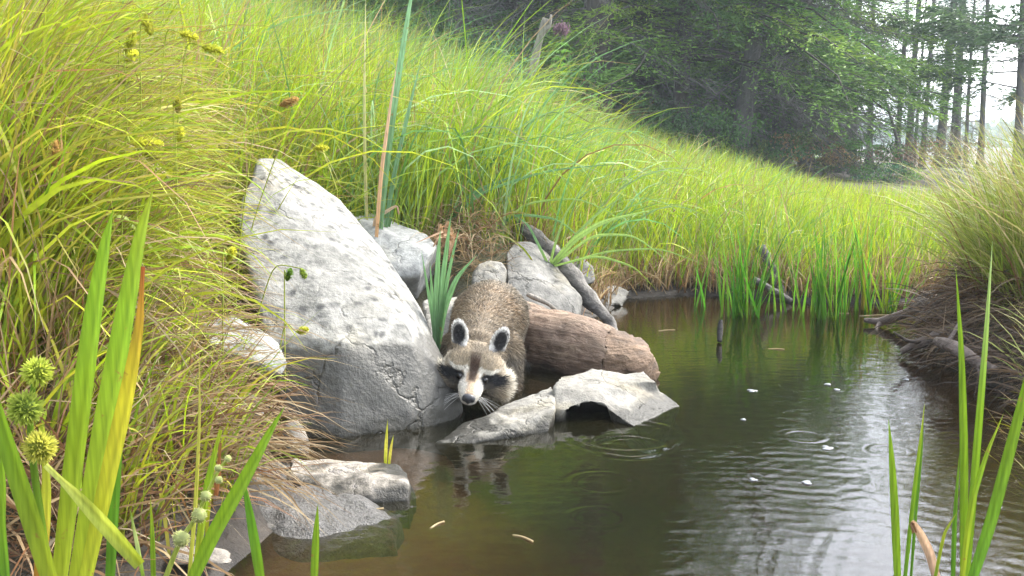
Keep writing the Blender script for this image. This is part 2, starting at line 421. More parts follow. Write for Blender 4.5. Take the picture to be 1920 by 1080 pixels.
def rock(name, hulls, mat, label, voxel=.008, amp=.008, scale=14, seed=0, smooth=3, cat='rock', strata=None, group=None):
    v, n, fs = remesh([hull(h) for h in hulls], voxel, smooth)
    d = fbm(v, scale, 4, seed) * amp + np.abs(fbm(v, scale * .45, 2, seed + 50)) * -amp * .8
    if strata is not None:
        dirv, per, a = strata
        t = v @ np.array(dirv) / per + fbm(v, 8, 2, seed + 9) * .5
        d = d + a * (np.abs((t % 1) - .5) * 2 - .5) * (noise3(v, 10, seed + 3) > -.1)
    v = v + n * d[:, None]
    o = build(name, v, fs, mat)
    rebase(o); return tag(o, label, cat, group)
def tube(path, radii, nseg=10, wob=0.0, seed=0, caps=True, freq=6):
    """swept tube along a polyline: (V, faces)"""
    path = np.asarray(path, float); n = len(path); radii = np.broadcast_to(np.asarray(radii, float), (n,))
    T = np.gradient(path, axis=0); T /= np.linalg.norm(T, axis=1, keepdims=True) + 1e-9
    ref = np.array((0, 0, 1.)) if abs(T[0, 2]) < .9 else np.array((1., 0, 0))
    A = np.cross(T, ref); A /= np.linalg.norm(A, axis=1, keepdims=True) + 1e-9; B = np.cross(T, A)
    th = np.linspace(0, 2 * math.pi, nseg, endpoint=False)
    R = path[:, None] + radii[:, None, None] * (np.cos(th)[None, :, None] * A[:, None] + np.sin(th)[None, :, None] * B[:, None])
    V = R.reshape(-1, 3)
    if wob:
        c = np.repeat(path, nseg, 0); dr = V - c
        V = c + dr * (1 + wob * fbm(V, freq, 3, seed))[:, None]
    i = np.arange(n - 1)[:, None] * nseg + np.arange(nseg)[None]; j = np.arange(n - 1)[:, None] * nseg + (np.arange(nseg)[None] + 1) % nseg
    Q = np.stack([i, j, j + nseg, i + nseg], -1).reshape(-1, 4)
    fs = [Q]
    if caps:
        k = len(V); V = np.concatenate([V, path[[0]], path[[-1]]])
        a = np.arange(nseg); b = (a + 1) % nseg
        fs.append(np.concatenate([np.stack([b, a, np.full(nseg, k)], -1), np.stack([a + (n - 1) * nseg, b + (n - 1) * nseg, np.full(nseg, k + 1)], -1)]))
    return V, fs
def smooth_path(pts, n):
    pts = np.asarray(pts, float); t = np.linspace(0, len(pts) - 1, n)
    k = np.arange(len(pts)); P_ = np.stack([np.interp(t, k, pts[:, i]) for i in range(pts.shape[1])], -1)
    for _ in range(max(1, n // (2 * len(pts)))):
        P_[1:-1] = .25 * P_[:-2] + .5 * P_[1:-1] + .25 * P_[2:]
    return P_
def blades(base, L, az, lean, bend, w, c0, c1, K=5, face=None, kink=None, power=1.4, gutter=False, c2=None, tip=2.2):
    """grass blades as ribbons. c0 base colour, c1 blade colour, c2 tip colour"""
    base = np.asarray(base, float); n = len(base)
    L, az, lean, bend, w = [np.broadcast_to(np.asarray(a, float), (n,)) for a in (L, az, lean, bend, w)]
    c0, c1 = [np.broadcast_to(np.asarray(a, float), (n, 3)) for a in (c0, c1)]
    c2 = c1 if c2 is None else np.broadcast_to(np.asarray(c2, float), (n, 3))
    face = rng.uniform(-1.1, 1.1, n) if face is None else np.broadcast_to(np.asarray(face, float), (n,))
    s = np.linspace(0, 1, K + 1); sm = (s[1:] + s[:-1]) / 2
    def th(q):
        t = lean[:, None] + bend[:, None] * q[None] ** power
        if kink is not None: t = t + kink[0][:, None] / (1 + np.exp(-(q[None] - kink[1][:, None]) * 28))
        return t
    dirv = np.stack([np.sin(az), np.cos(az), az * 0], -1)
    tm = th(sm); step = (L / K)[:, None, None] * (np.sin(tm)[..., None] * dirv[:, None] + np.cos(tm)[..., None] * np.array((0, 0, 1.)))
    pos = np.concatenate([base[:, None], base[:, None] + np.cumsum(step, 1)], 1)
    tt = th(s)
    nor = np.cos(tt)[..., None] * dirv[:, None] - np.sin(tt)[..., None] * np.array((0, 0, 1.))
    perp = np.stack([np.cos(az), -np.sin(az), az * 0], -1)[:, None]
    side = np.cos(face)[:, None, None] * perp + np.sin(face)[:, None, None] * nor
    prof = (1 - s ** tip) * (.75 + .25 * np.minimum(1, s * 4)); prof[-1] = .02
    hw = .5 * w[:, None, None] * prof[None, :, None]
    if gutter:
        nn = -np.sin(face)[:, None, None] * perp + np.cos(face)[:, None, None] * nor
        R = np.stack([pos - side * hw, pos + nn * hw * .5, pos + side * hw], 2); m_ = 3
    else:
        R = np.stack([pos - side * hw, pos + side * hw], 2); m_ = 2
    V = R.reshape(-1, 3)
    sc = s[None, :, None]
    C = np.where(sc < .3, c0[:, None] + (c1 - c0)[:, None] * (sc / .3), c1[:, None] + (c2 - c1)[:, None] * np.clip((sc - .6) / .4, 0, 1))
    C = np.repeat(C[:, :, None], m_, 2).reshape(-1, 3)
    k = (np.arange(n)[:, None] * (K + 1) + np.arange(K)[None]) * m_
    Q = [np.stack([k + a, k + a + 1, k + a + 1 + m_, k + a + m_], -1).reshape(-1, 4) for a in range(m_ - 1)]
    return V, [np.concatenate(Q)], C
def pick(cols, n, jit=.12):
    """random blend inside a palette"""
    cols = np.asarray(cols, float); k = rng.integers(0, len(cols), n); k2 = rng.integers(0, len(cols), n); t = rng.random((n, 1)) * .5
    c = cols[k] * (1 - t) + cols[k2] * t
    return c * (1 + jit * rng.standard_normal((n, 1)))
# ------------------------------------------------------------------ rocks
M_BOULDER = rock_mat('pale_limestone', (.15, .148, .138), (.25, .246, .235), spots=(.055, .055, .055), wet=.150, wetcol=.40, scale=7, seed=1.3, spot_scale=34,
                     streak=((0, math.radians(52), 0), (.27, .262, .235)))
M_PALE = rock_mat('pale_grey_stone', (0.205, 0.208, 0.205), (0.298, 0.304, 0.298), scale=8, seed=4.1, streak=((0, 0, 0), (0.186, 0.192, 0.192)))
M_GREY = rock_mat('grey_stone', (0.105, 0.102, 0.096), (0.198, 0.192, 0.180), scale=9, seed=7.7, wet=.03, wetcol=.4)
M_GREY2 = rock_mat('warm_grey_stone', (0.161, 0.152, 0.136), (0.248, 0.239, 0.217), scale=11, seed=2.2, wet=.016, wetcol=.30)
M_TAN = rock_mat('tan_grey_stone', (0.186, 0.167, 0.146), (0.291, 0.267, 0.239), spots=(0.186, 0.174, 0.167), scale=16, seed=5.5, spot_scale=60, wet=.016, wetcol=.22)
M_DARK = rock_mat('dark_wet_stone', (.07, .066, .060), (.16, .15, .14), scale=12, seed=9.1)

# big leaning boulder
rock('boulder', [[P(485, 300, 2.30), P(522, 298, 2.36), P(640, 372, 2.30), P(702, 452, 2.22), P(762, 532, 2.13), P(803, 605, 2.05), P(814, 668, 1.98), P(868, 742, 1.915), P(872, 770, 1.885), P(845, 796, 1.84),
       P(800, 806, 1.80), P(640, 818, 1.735), P(535, 805, 1.74),
       P(500, 330, 2.20), P(585, 420, 2.085), P(690, 525, 1.97), P(760, 610, 1.885), P(775, 645, 1.855), P(640, 640, 1.785), P(545, 625, 1.80), P(800, 725, 1.845),
       P(455, 372, 2.13), P(447, 420, 2.06), P(472, 520, 1.93), P(498, 640, 1.80),
       P(480, 330, 2.75), P(640, 430, 2.72), P(760, 600, 2.55), P(830, 720, 2.25), P(520, 800, 2.2), P(430, 480, 2.5),
       (-.14, 1.86, -.12), (-.38, 1.74, -.12), (-.12, 2.2, -.15), (-.42, 2.2, -.1)]],
     M_BOULDER, 'large pale blotchy boulder leaning beside the raccoon, dark and wet below', voxel=.0055, amp=.0042, scale=10, seed=11, smooth=0, cat='boulder', strata=((.62, -.2, .75), .13, .0030))
# pale rock behind the boulder
rock('rock', [[P(715, 425, 2.62), P(760, 428, 2.68), P(800, 437, 2.66), P(822, 462, 2.58), P(805, 480, 2.52), P(790, 515, 2.5), P(740, 520, 2.48), P(650, 400, 2.75), P(640, 500, 2.5), P(700, 400, 2.9), P(820, 470, 2.95), P(780, 560, 2.6), P(690, 560, 2.6), P(810, 540, 2.9)]],
     M_PALE, 'smooth pale rock behind the right shoulder of the boulder', voxel=.008, amp=.006, scale=10, seed=3, strata=((0, .2, 1), .05, .002))
rock('rock', [[P(885, 510, 2.62), P(895, 492, 2.63), P(915, 485, 2.66), P(940, 490, 2.66), P(949, 503, 2.64), P(946, 540, 2.6), P(886, 545, 2.58), P(900, 560, 2.8), P(945, 560, 2.8), P(915, 500, 2.8)]],
     M_GREY2, 'small rounded tan stone just above the back of the raccoon', voxel=.006, amp=.004, scale=18, seed=5)
rock('rock', [[P(945, 470, 2.80), P(965, 452, 2.86), P(1000, 450, 2.9), P(1030, 480, 2.9), P(1062, 515, 2.82), P(1090, 560, 2.72), P(1085, 600, 2.66), P(1000, 590, 2.58), P(950, 555, 2.62), P(948, 520, 2.68), P(1000, 515, 2.68), P(1060, 560, 2.66),
                P(1090, 590, 3.0), P(960, 500, 3.05), P(1000, 620, 2.66), P(950, 620, 2.7)]],
     M_GREY, 'big shaded grey rock behind the log, its top pale', voxel=.008, amp=.008, scale=11, seed=7)
rock('rock', [[P(1055, 500, 3.02), P(1065, 480, 3.06), P(1090, 478, 3.08), P(1112, 498, 3.04), P(1116, 530, 3.0), P(1070, 540, 2.98), P(1060, 520, 3.2), P(1110, 520, 3.2)]],
     M_GREY, 'small grey stone at the foot of the grass behind the driftwood', voxel=.007, amp=.006, scale=14, seed=8)
rock('rock', [[P(790, 560, 2.40), P(860, 552, 2.44), P(880, 590, 2.4), P(870, 680, 2.12), P(838, 700, 2.06), P(815, 690, 2.04), P(795, 600, 2.3), P(800, 700, 2.2), P(870, 720, 2.2), P(860, 640, 2.2), P(820, 600, 2.5), P(880, 620, 2.5)]],
     M_GREY2, 'flat pale stone between the boulder and the raccoon', voxel=.008, amp=.006, scale=12, seed=9)
# plank-like slab in front of the raccoon
rock('slab', [[P(810, 832, 1.705), P(865, 797, 1.80), P(935, 765, 1.875), P(1000, 738, 1.92), P(1033, 722, 1.945), P(1044, 735, 1.92), P(1042, 764, 1.80), P(985, 785, 1.765), P(945, 812, 1.728), P(900, 830, 1.708), P(855, 838, 1.692),
                P(1030, 812, 1.765), P(1040, 790, 1.86), P(905, 833, 1.712), (-.1, 1.72, -.05), (.06, 1.78, -.05), (.07, 1.92, -.03)]],
     M_TAN if False else M_GREY2, 'long flat stone slab rising from the water just below the chin of the raccoon', voxel=.005, amp=.004, scale=20, seed=13, smooth=1, cat='slab')
# angular rock with a hollow under it
top = [P(1036, 728, 1.90), P(1046, 714, 1.93), P(1076, 700, 1.98), P(1110, 689, 2.02), P(1135, 692, 2.03), P(1166, 697, 2.03), P(1210, 712, 2.04), P(1232, 728, 2.03), P(1248, 742, 2.0)]
rock('rock', [top[:5] + [P(1036, 766, 1.845), P(1060, 770, 1.835), P(1102, 756, 1.85), P(1104, 735, 1.88), P(1120, 735, 2.03), P(1040, 750, 1.97)],
              top[3:] + [P(1102, 756, 1.85), P(1104, 735, 1.88), P(1142, 756, 1.86), P(1185, 770, 1.86), P(1215, 775, 1.90), P(1262, 757, 1.965), P(1200, 745, 2.06)],
              [P(1130, 757, 1.86), P(1142, 792, 1.85), P(1188, 800, 1.80), P(1230, 782, 1.87), P(1280, 760, 1.955), P(1262, 757, 1.965), P(1210, 712, 2.04), P(1248, 742, 2.0), P(1166, 720, 1.95), P(1185, 800, 1.85), (.28, 1.86, -.08), (.33, 1.98, -.08), (.24, 1.93, -.08)],
              [(.08, 1.95, -.08), (.36, 1.99, -.08), (.09, 2.05, -.08), (.33, 2.06, -.08), (.09, 1.96, .05), (.30, 1.98, .045), (.10, 2.02, .05), (.28, 2.05, .05)],
              [P(1036, 766, 1.845), P(1060, 770, 1.835), P(1062, 795, 1.88), P(1040, 795, 1.84), P(1042, 770, 1.95), P(1070, 780, 1.95), (.08, 1.86, -.06), (.11, 1.95, -.06), (.09, 1.97, .02)]],
     M_GREY2, 'angular grey rock with a dark hollow under it, right of the flat slab', voxel=.005, amp=.0045, scale=14, seed=15, smooth=2)
# block of stone lower left
rock('slab', [[P(545, 856, 1.53), P(640, 862, 1.54), P(745, 868, 1.55), P(766, 882, 1.52), P(768, 906, 1.435), P(760, 905, 1.43), P(640, 908, 1.43), P(585, 893, 1.46), P(540, 880, 1.47), P(768, 938, 1.41), P(640, 930, 1.40), (-.36, 1.42, -.05), (-.15, 1.40, -.06), (-.15, 1.52, -.06), (-.35, 1.55, -.05)]],
     M_TAN, 'straight pale block of stone lying in the shallows below the boulder', voxel=.005, amp=.004, scale=24, seed=17, smooth=2, cat='slab')
rock('rock', [[P(478, 965, 1.34), P(540, 955, 1.36), P(592, 962, 1.36), P(588, 978, 1.33), P(545, 990, 1.305), P(480, 990, 1.29), P(500, 950, 1.44), (-.30, 1.31, -.04), (-.38, 1.3, -.04), (-.3, 1.4, -.04)]],
     M_DARK, 'flat dark wet stone at the muddy edge below the pale block', voxel=.005, amp=.003, scale=18, seed=19, smooth=2)
rock('rock', [[P(455, 900, 1.44), P(520, 905, 1.43), P(545, 925, 1.40), P(460, 945, 1.36), P(530, 945, 1.37), P(470, 880, 1.5), (-.36, 1.4, -.03), (-.42, 1.36, -.03)]],
     M_GREY, 'brownish stone half sunk in the mud beside the flat dark stone', voxel=.006, amp=.004, scale=16, seed=21)
rock('rock', [[P(535, 790, 1.64), P(560, 785, 1.66), P(582, 830, 1.60), P(580, 850, 1.57), P(540, 850, 1.57), P(525, 820, 1.62), P(550, 830, 1.72)]],
     M_DARK, 'dark stone wedged under the lower left corner of the boulder', voxel=.006, amp=.004, scale=16, seed=23)
rock('rock', [[P(372, 600, 1.72), P(440, 590, 1.76), P(520, 640, 1.70), P(540, 680, 1.64), P(530, 705, 1.62), P(450, 670, 1.62), P(385, 640, 1.64), P(400, 650, 1.85), P(530, 680, 1.8), P(440, 700, 1.65)]],
     M_PALE, 'pale slab showing through the grass beside the boulder', voxel=.007, amp=.005, scale=14, seed=25, cat='slab')
rock('rock', [[P(365, 750, 1.5), P(400, 745, 1.53), P(422, 775, 1.49), P(412, 800, 1.46), P(370, 800, 1.46), P(390, 790, 1.6)]],
     M_GREY, 'grey stone poking out of the dry bank under the pale slab', voxel=.006, amp=.004, scale=16, seed=27)
rock('rock', [[P(320, 1030, 1.13), P(380, 1024, 1.15), P(440, 1030, 1.14), P(450, 1060, 1.10), P(310, 1060, 1.10), P(380, 1050, 1.2)]],
     M_TAN, 'pale stone at the bottom of the bank among the bur-reed stems', voxel=.006, amp=.003, scale=16, seed=29)
rock('rock', [[P(1120, 545, 3.2), P(1150, 530, 3.25), P(1185, 545, 3.3), P(1170, 575, 3.2), P(1125, 580, 3.1), P(1150, 560, 3.4)]],
     M_GREY, 'stone at the far waterline beside the end of the driftwood', voxel=.009, amp=.006, scale=14, seed=31)
rock('rock', [[P(330, 690, 1.60), P(400, 700, 1.62), P(480, 740, 1.60), P(500, 790, 1.58), P(420, 770, 1.55), P(340, 740, 1.55), P(420, 760, 1.75), P(500, 800, 1.7)]],
     M_DARK, 'dark flat stone under the overhanging dry grass of the bank', voxel=.008, amp=.006, scale=14, seed=33)
# wet silt fan
m, nt, out = new_mat('wet_silt')
g = N(nt, 'NewGeometry'); n1 = noise_n(nt, g.outputs['Position'], 40, 5, .7); n2 = noise_n(nt, g.outputs['Position'], 160, 4, .7)
p = N(nt, 'BsdfPrincipled'); p.inputs['Roughness'].default_value = .38
nt.links.new(ramp(nt, n1, [(.3, (0.077, 0.073, 0.066)), (.7, (0.182, 0.175, 0.168))]), p.inputs['Base Color'])
nt.links.new(bump_n(nt, math_n(nt, 'ADD', n1, n2), .9, .012), p.inputs['Normal']); nt.links.new(p.outputs[0], out.inputs[0]); M_SILT = m
xs_ = np.linspace(-.52, -.14, 110); ys_ = np.linspace(1.22, 1.62, 110)
def silt(X, Y):
    p = np.stack([X, Y, X * 0], -1).reshape(-1, 3)
    r = np.hypot((X + .31) / .135, (Y - 1.37) / .115) + .22 * fbm(p, 11, 3, 40).reshape(X.shape)
    r = np.minimum(r, np.hypot((X + .40) / .11, (Y - 1.5) / .13) + .2 * fbm(p, 11, 3, 41).reshape(X.shape))
    return .030 * sstep(1.12, .35, r) - .02 * sstep(.9, 1.25, r) - .35 * sstep(1.02, 1.30, r) - .012 + fbm(p, 35, 3, 42).reshape(X.shape) * .0035
V, Q = grid_mesh(xs_, ys_, silt)
tag(build('mud_bank', V, [Q], M_SILT), kind='structure')

# ------------------------------------------------------------------ dead wood
def wood_mat(name, stops, axis_rot, scale=5, seed=0., bstr=.8, stretch=14):
    m, nt, out = new_mat(name)
    t = N(nt, 'NewGeometry'); r = N(nt, 'VectorRotate', rotation_type='Z_AXIS'); r.inputs['Angle'].default_value = axis_rot
    nt.links.new(t.outputs['Position'], r.inputs['Vector'])
    mp = N(nt, 'Mapping'); mp.inputs['Scale'].default_value = (.6, stretch, stretch); mp.inputs['Location'].default_value = (seed, seed, seed)
    nt.links.new(r.outputs[0], mp.inputs[0])
    n1 = noise_n(nt, mp.outputs[0], scale, 6, .7, .6); n2 = noise_n(nt, t.outputs['Position'], 14, 4); n3 = noise_n(nt, t.outputs['Position'], 90, 4, .7)
    c = mixc(nt, 1.0, ramp(nt, n1, stops), ramp(nt, n2, [(.3, (.7, .7, .7)), (.7, (1.25, 1.22, 1.2))]), 'MULTIPLY')
    c = mixc(nt, 1.0, c, ramp(nt, n3, [(.3, (.8, .8, .8)), (.7, (1.2, 1.2, 1.2))]), 'MULTIPLY')
    p = N(nt, 'BsdfPrincipled'); p.inputs['Roughness'].default_value = .75
    nt.links.new(c, p.inputs['Base Color'])
    nt.links.new(bump_n(nt, math_n(nt, 'ADD', n1, math_n(nt, 'MULTIPLY', n3, .4)), bstr, .012), p.inputs['Normal'])
    nt.links.new(p.outputs[0], out.inputs[0]); return m
la, lb = P(925, 624, 2.50), P(1222, 690, 2.17)
M_LOG = wood_mat('brown_log', [(.25, (0.060, 0.036, 0.024)), (.45, (0.152, 0.100, 0.068)), (.6, (0.240, 0.172, 0.120)), (.75, (0.336, 0.256, 0.176))], -math.atan2(lb[1] - la[1], lb[0] - la[0]), 4.5)
M_ROT = wood_mat('rotten_orange_wood', [(.3, (.05, .032, .022)), (.55, (.17, .11, .068)), (.75, (.30, .215, .14))], 0, 9, 2., 1.0, 2)
M_DRIFT = wood_mat('grey_driftwood', [(.3, (0.032, 0.028, 0.025)), (.5, (0.091, 0.084, 0.077)), (.7, (0.252, 0.238, 0.217))], 1.0, 4, 3., .9, 10)
M_BLACK = wood_mat('black_wet_wood', [(.3, (.006, .005, .005)), (.7, (.02, .018, .016))], 0, 5, 1., .8, 4)
M_ROOT = wood_mat('root_wood', [(.3, (0.049, 0.035, 0.028)), (.55, (0.133, 0.105, 0.091)), (.75, (0.231, 0.196, 0.175))], -.6, 5, 5., .9, 8)
tt = np.linspace(0, 1, 64)[:, None]
path = la + (lb - la) * tt
rad = np.interp(tt[:, 0], [0, .3, .6, .8, .92, 1], [.090, .090, .086, .074, .052, .030])
path[:, 2] -= np.interp(tt[:, 0], [0, .6, 1], [0, .0, .012])
V, fs = tube(path, rad, 56, .13, 51, freq=7)
# flat sawn-off shoulder and split grooves along the log
ax = (lb - la) / np.linalg.norm(lb - la)
gr = noise3(np.stack([(V - la) @ ax * 2.2, (V - la)[:, 2] * 40, (V - la)[:, 1] * 40], -1), 1, 60)
V = V + (V - (la + np.outer((V - la) @ ax, ax))) * (.05 * gr - .08 * np.clip(np.abs(gr) * -6 + 1, 0, 1))[:, None]
log = empty('log', la, 'thick brown weathered log lying behind the raccoon, its rotten end in the water', 'log')
s_ = (V - la) @ ax / np.linalg.norm(lb - la)
fc = fs[0]; cut = (s_[fc].mean(1) + .09 * noise3(V[fc].mean(1), 22, 9)) > .80
build('log_body', V, [fc[~cut], fs[1][:56]], M_LOG, log)
vb = V[np.unique(np.concatenate([fc[cut].ravel(), fs[1][56:].ravel()]))]
used = np.unique(np.concatenate([fc[cut].ravel(), fs[1][56:].ravel()])); remap = np.zeros(len(V), int); remap[used] = np.arange(len(used))
tag(build('broken_end', V[used] + fbm(V[used], 26, 4, 77)[:, None] * np.array((.010, .006, .012)), [remap[fc[cut]], remap[fs[1][56:]]], M_ROT, log), 'rotten orange-brown broken end')
# driftwood limb leaning over the rocks
pth = smooth_path([P(968, 418, 3.0), P(1010, 450, 2.95), P(1055, 500, 2.86), P(1100, 555, 2.80), P(1145, 605, 2.74), P(1160, 640, 2.7)], 30)
V, fs = tube(pth, np.interp(np.linspace(0, 1, 30), [0, .15, .5, .8, 1], [.012, .024, .025, .019, .008]), 18, .5, 61, freq=16)
tag(rebase(build('driftwood', V, fs, M_DRIFT)), 'dark split driftwood limb slanting down across the rocks to the water', 'driftwood')
def stick(name, pts, r, mat, label, cat, n=18, wob=.3, seed=0, group=None, branches=()):
    pth = smooth_path(pts, n)
    parts = [(*tube(pth, np.interp(np.linspace(0, 1, n), np.linspace(0, 1, len(r)), r), 9, wob, seed, freq=30), None)]
    for b, rb in branches:
        parts.append((*tube(smooth_path(b, 10), np.linspace(rb, rb * .4, 10), 7, wob, seed + 3, freq=30), None))
    V, fs, _ = join(parts)
    return tag(rebase(build(name, V, fs, mat)), label, cat, group)
stick('branch', [P(988, 552, 2.5), P(1030, 570, 2.48), P(1060, 600, 2.44), P(1090, 650, 2.36)], [.006, .005, .003], M_SNAG, 'thin pale stick lying over the top of the log', 'stick', seed=1)
stick('stick', [P(1349, 640, 2.60), P(1350, 618, 2.62), P(1352, 600, 2.63)], [.008, .008, .004], M_BLACK, 'short black stick standing up out of the open water', 'stick', seed=2)
stick('driftwood', [G(1478, 558) + (-.07, .12, .16), G(1478, 558) + (-.04, .06, .08), G(1478, 558) + (0, 0, -.02)], [.020, .018, .014], M_DRIFT, 'grey broken stub standing in the grass behind the reeds', 'driftwood', seed=3)
stick('driftwood', [G(1478, 562) + (-.12, .0, .07), G(1478, 562) + (-.06, -.02, .035), G(1478, 562) + (0, -.04, .0)], [.010, .012, .010], M_DRIFT, 'pale fallen stick leaning at the foot of the grey stub', 'driftwood', seed=4)
stick('branch', [G(985, 345) + (0, 0, .12), G(1040, 375) + (0, 0, .10), G(1088, 395) + (0, 0, .05)], [.015, .02, .014], M_DRIFT, 'dark dead branch half hidden in the meadow grass', 'branch', seed=5)
stick('branch', [G(1215, 375) + (0, 0, .02), G(1215, 375) + (.07, .03, .12), G(1215, 375) + (.14, .05, .20)], [.02, .018, .010], M_DRIFT, 'small dark snag poking out of the far meadow grass', 'branch', seed=6)
stick('root', [P(1620, 600, 2.86), P(1650, 604, 2.84), P(1690, 590, 2.80), P(1740, 570, 2.75)], [.006, .012, .014, .018], M_ROOT, 'thin forked root reaching from the right bank over the water', 'root', seed=7, branches=[([P(1652, 602, 2.84), P(1640, 622, 2.80), P(1625, 632, 2.78)], .007)])
stick('root', [P(1690, 660, 2.42), P(1730, 640, 2.40), P(1790, 615, 2.42), P(1840, 600, 2.45)], [.008, .013, .014, .014], M_ROOT, 'dark root hanging under the tussock close to the water', 'root', seed=8, branches=[([P(1730, 640, 2.40), P(1700, 640, 2.38), P(1676, 622, 2.36)], .006)])
stick('root', [P(1757, 640, 2.16), P(1790, 650, 2.10), P(1822, 674, 2.05), P(1870, 696, 2.0)], [.011, .015, .013, .008], M_ROOT, 'thick pale grey root with a knobbly end on the right bank', 'root', seed=9, branches=[([P(1775, 645, 2.14), P(1790, 622, 2.16), P(1800, 600, 2.2)], .008), ([P(1822, 674, 2.05), P(1835, 690, 2.03), P(1842, 715, 2.0)], .007)])
# ------------------------------------------------------------------ raccoon
def ico(c, r, axes=None, sub=2):
    bm = bmesh.new(); bmesh.ops.create_icosphere(bm, subdivisions=sub, radius=1)
    V = np.array([v.co for v in bm.verts]); Fc = [[v.index for v in f.verts] for f in bm.faces]; bm.free()
    V = V * np.asarray(r, float)
    if axes is not None: V = V @ np.asarray(axes)
    return V + np.asarray(c), Fc
def capsule(pts, rad, n=10):
    pts = np.asarray(pts, float); t = np.linspace(0, len(pts) - 1, n); k = np.arange(len(pts))
    C = np.stack([np.interp(t, k, pts[:, i]) for i in range(3)], -1); R = np.interp(t, k, rad)
    return [ico(c, r, sub=2) for c, r in zip(C, R)]
HF = np.array((-.05, -.975, -.225)); HF /= np.linalg.norm(HF)
roll = math.radians(10)
r0 = np.array((math.cos(roll), 0, -math.sin(roll))); HU = np.cross(r0, HF); HU /= np.linalg.norm(HU)
if HU[2] < 0: HU = -HU
HR = np.cross(HF, HU); 
if HR[0] < 0: HR = -HR
HO = P(889, 692, 1.905)
AX = np.stack([HR, HU, HF])
S = .01
def h2w(r, u, f): return HO + S * (np.multiply.outer(np.asarray(r, float), HR) + np.multiply.outer(np.asarray(u, float), HU) + np.multiply.outer(np.asarray(f, float), HF))
pieces = [ico(h2w(0, .6, -.6), S * np.array((5.7, 4.7, 5.6)), AX),
          ico(h2w(0, -.4, 2.6), S * np.array((3.6, 3.2, 3.4)), AX),
          ico(h2w(-3.45, -1.7, .4), S * np.array((2.8, 3.0, 3.4)), AX), ico(h2w(3.7, -1.8, .4), S * np.array((3.0, 3.1, 3.4)), AX),
          ico(h2w(-2.3, 1.5, 3.0), S * np.array((1.9, 1.3, 1.5)), AX), ico(h2w(2.3, 1.5, 3.0), S * np.array((1.9, 1.3, 1.5)), AX)]
pieces += capsule([h2w(0, -.6, 2.5), h2w(0, -1.5, 5.2), h2w(0, -2.15, 7.4)], [.029, .0255, .0190], 9)
pieces += capsule([h2w(0, -2.6, 2.5), h2w(0, -3.1, 5.2), h2w(0, -3.2, 6.4)], [.024, .017, .012], 7)
for s in (-1, 1):        # ears: upright rounded shells
    e = np.stack([HR * .96 + s * HF * -.25, HU * .97 + s * HR * .16, HF]); e[2] = np.cross(e[0], e[1]); e /= np.linalg.norm(e, axis=1, keepdims=True)
    c = h2w(s * 4.0, 6.1, -1.9)
    pieces.append(ico(c, S * np.array((1.85, 3.25, .62)), e, 3)); pieces.append(ico(h2w(s * 3.6, 4.4, -2.0), S * np.array((1.8, 1.6, 1.2)), AX))
spine = [P(893, 668, 1.98), P(902, 640, 2.10), P(914, 612, 2.22), P(920, 596, 2.33), P(920, 598, 2.42)]
pieces += capsule(spine, [.048, .066, .082, .088, .080], 16)
pieces += capsule([spine[4], spine[4] + (0.01, .12, -.06), spine[4] + (.03, .26, -.13), spine[4] + (.05, .38, -.16)], [.040, .030, .030, .012], 18)   # tail
sh = spine[1]
for s in (-1, 1):
    pieces += capsule([sh + (s * .045, .0, -.02), sh + (s * .055, .01, -.085), sh + (s * .052, -.035, -.15), sh + (s * .052, -.04, -.20), sh + (s * .054, -.075, -.21)], [.042, .03, .019, .016, .014], 22)
    hp = spine[4]
    pieces += capsule([hp + (s * .05, -.02, -.01), hp + (s * .075, -.07, -.08), hp + (s * .068, .01, -.145), hp + (s * .068, -.015, -.20), hp + (s * .07, -.07, -.21)], [.060, .042, .022, .017, .015], 24)
v, n, fs = remesh(pieces, .0042, 4)
loc = lambda q: ((q - HO) @ AX.T) / S
q = loc(v)
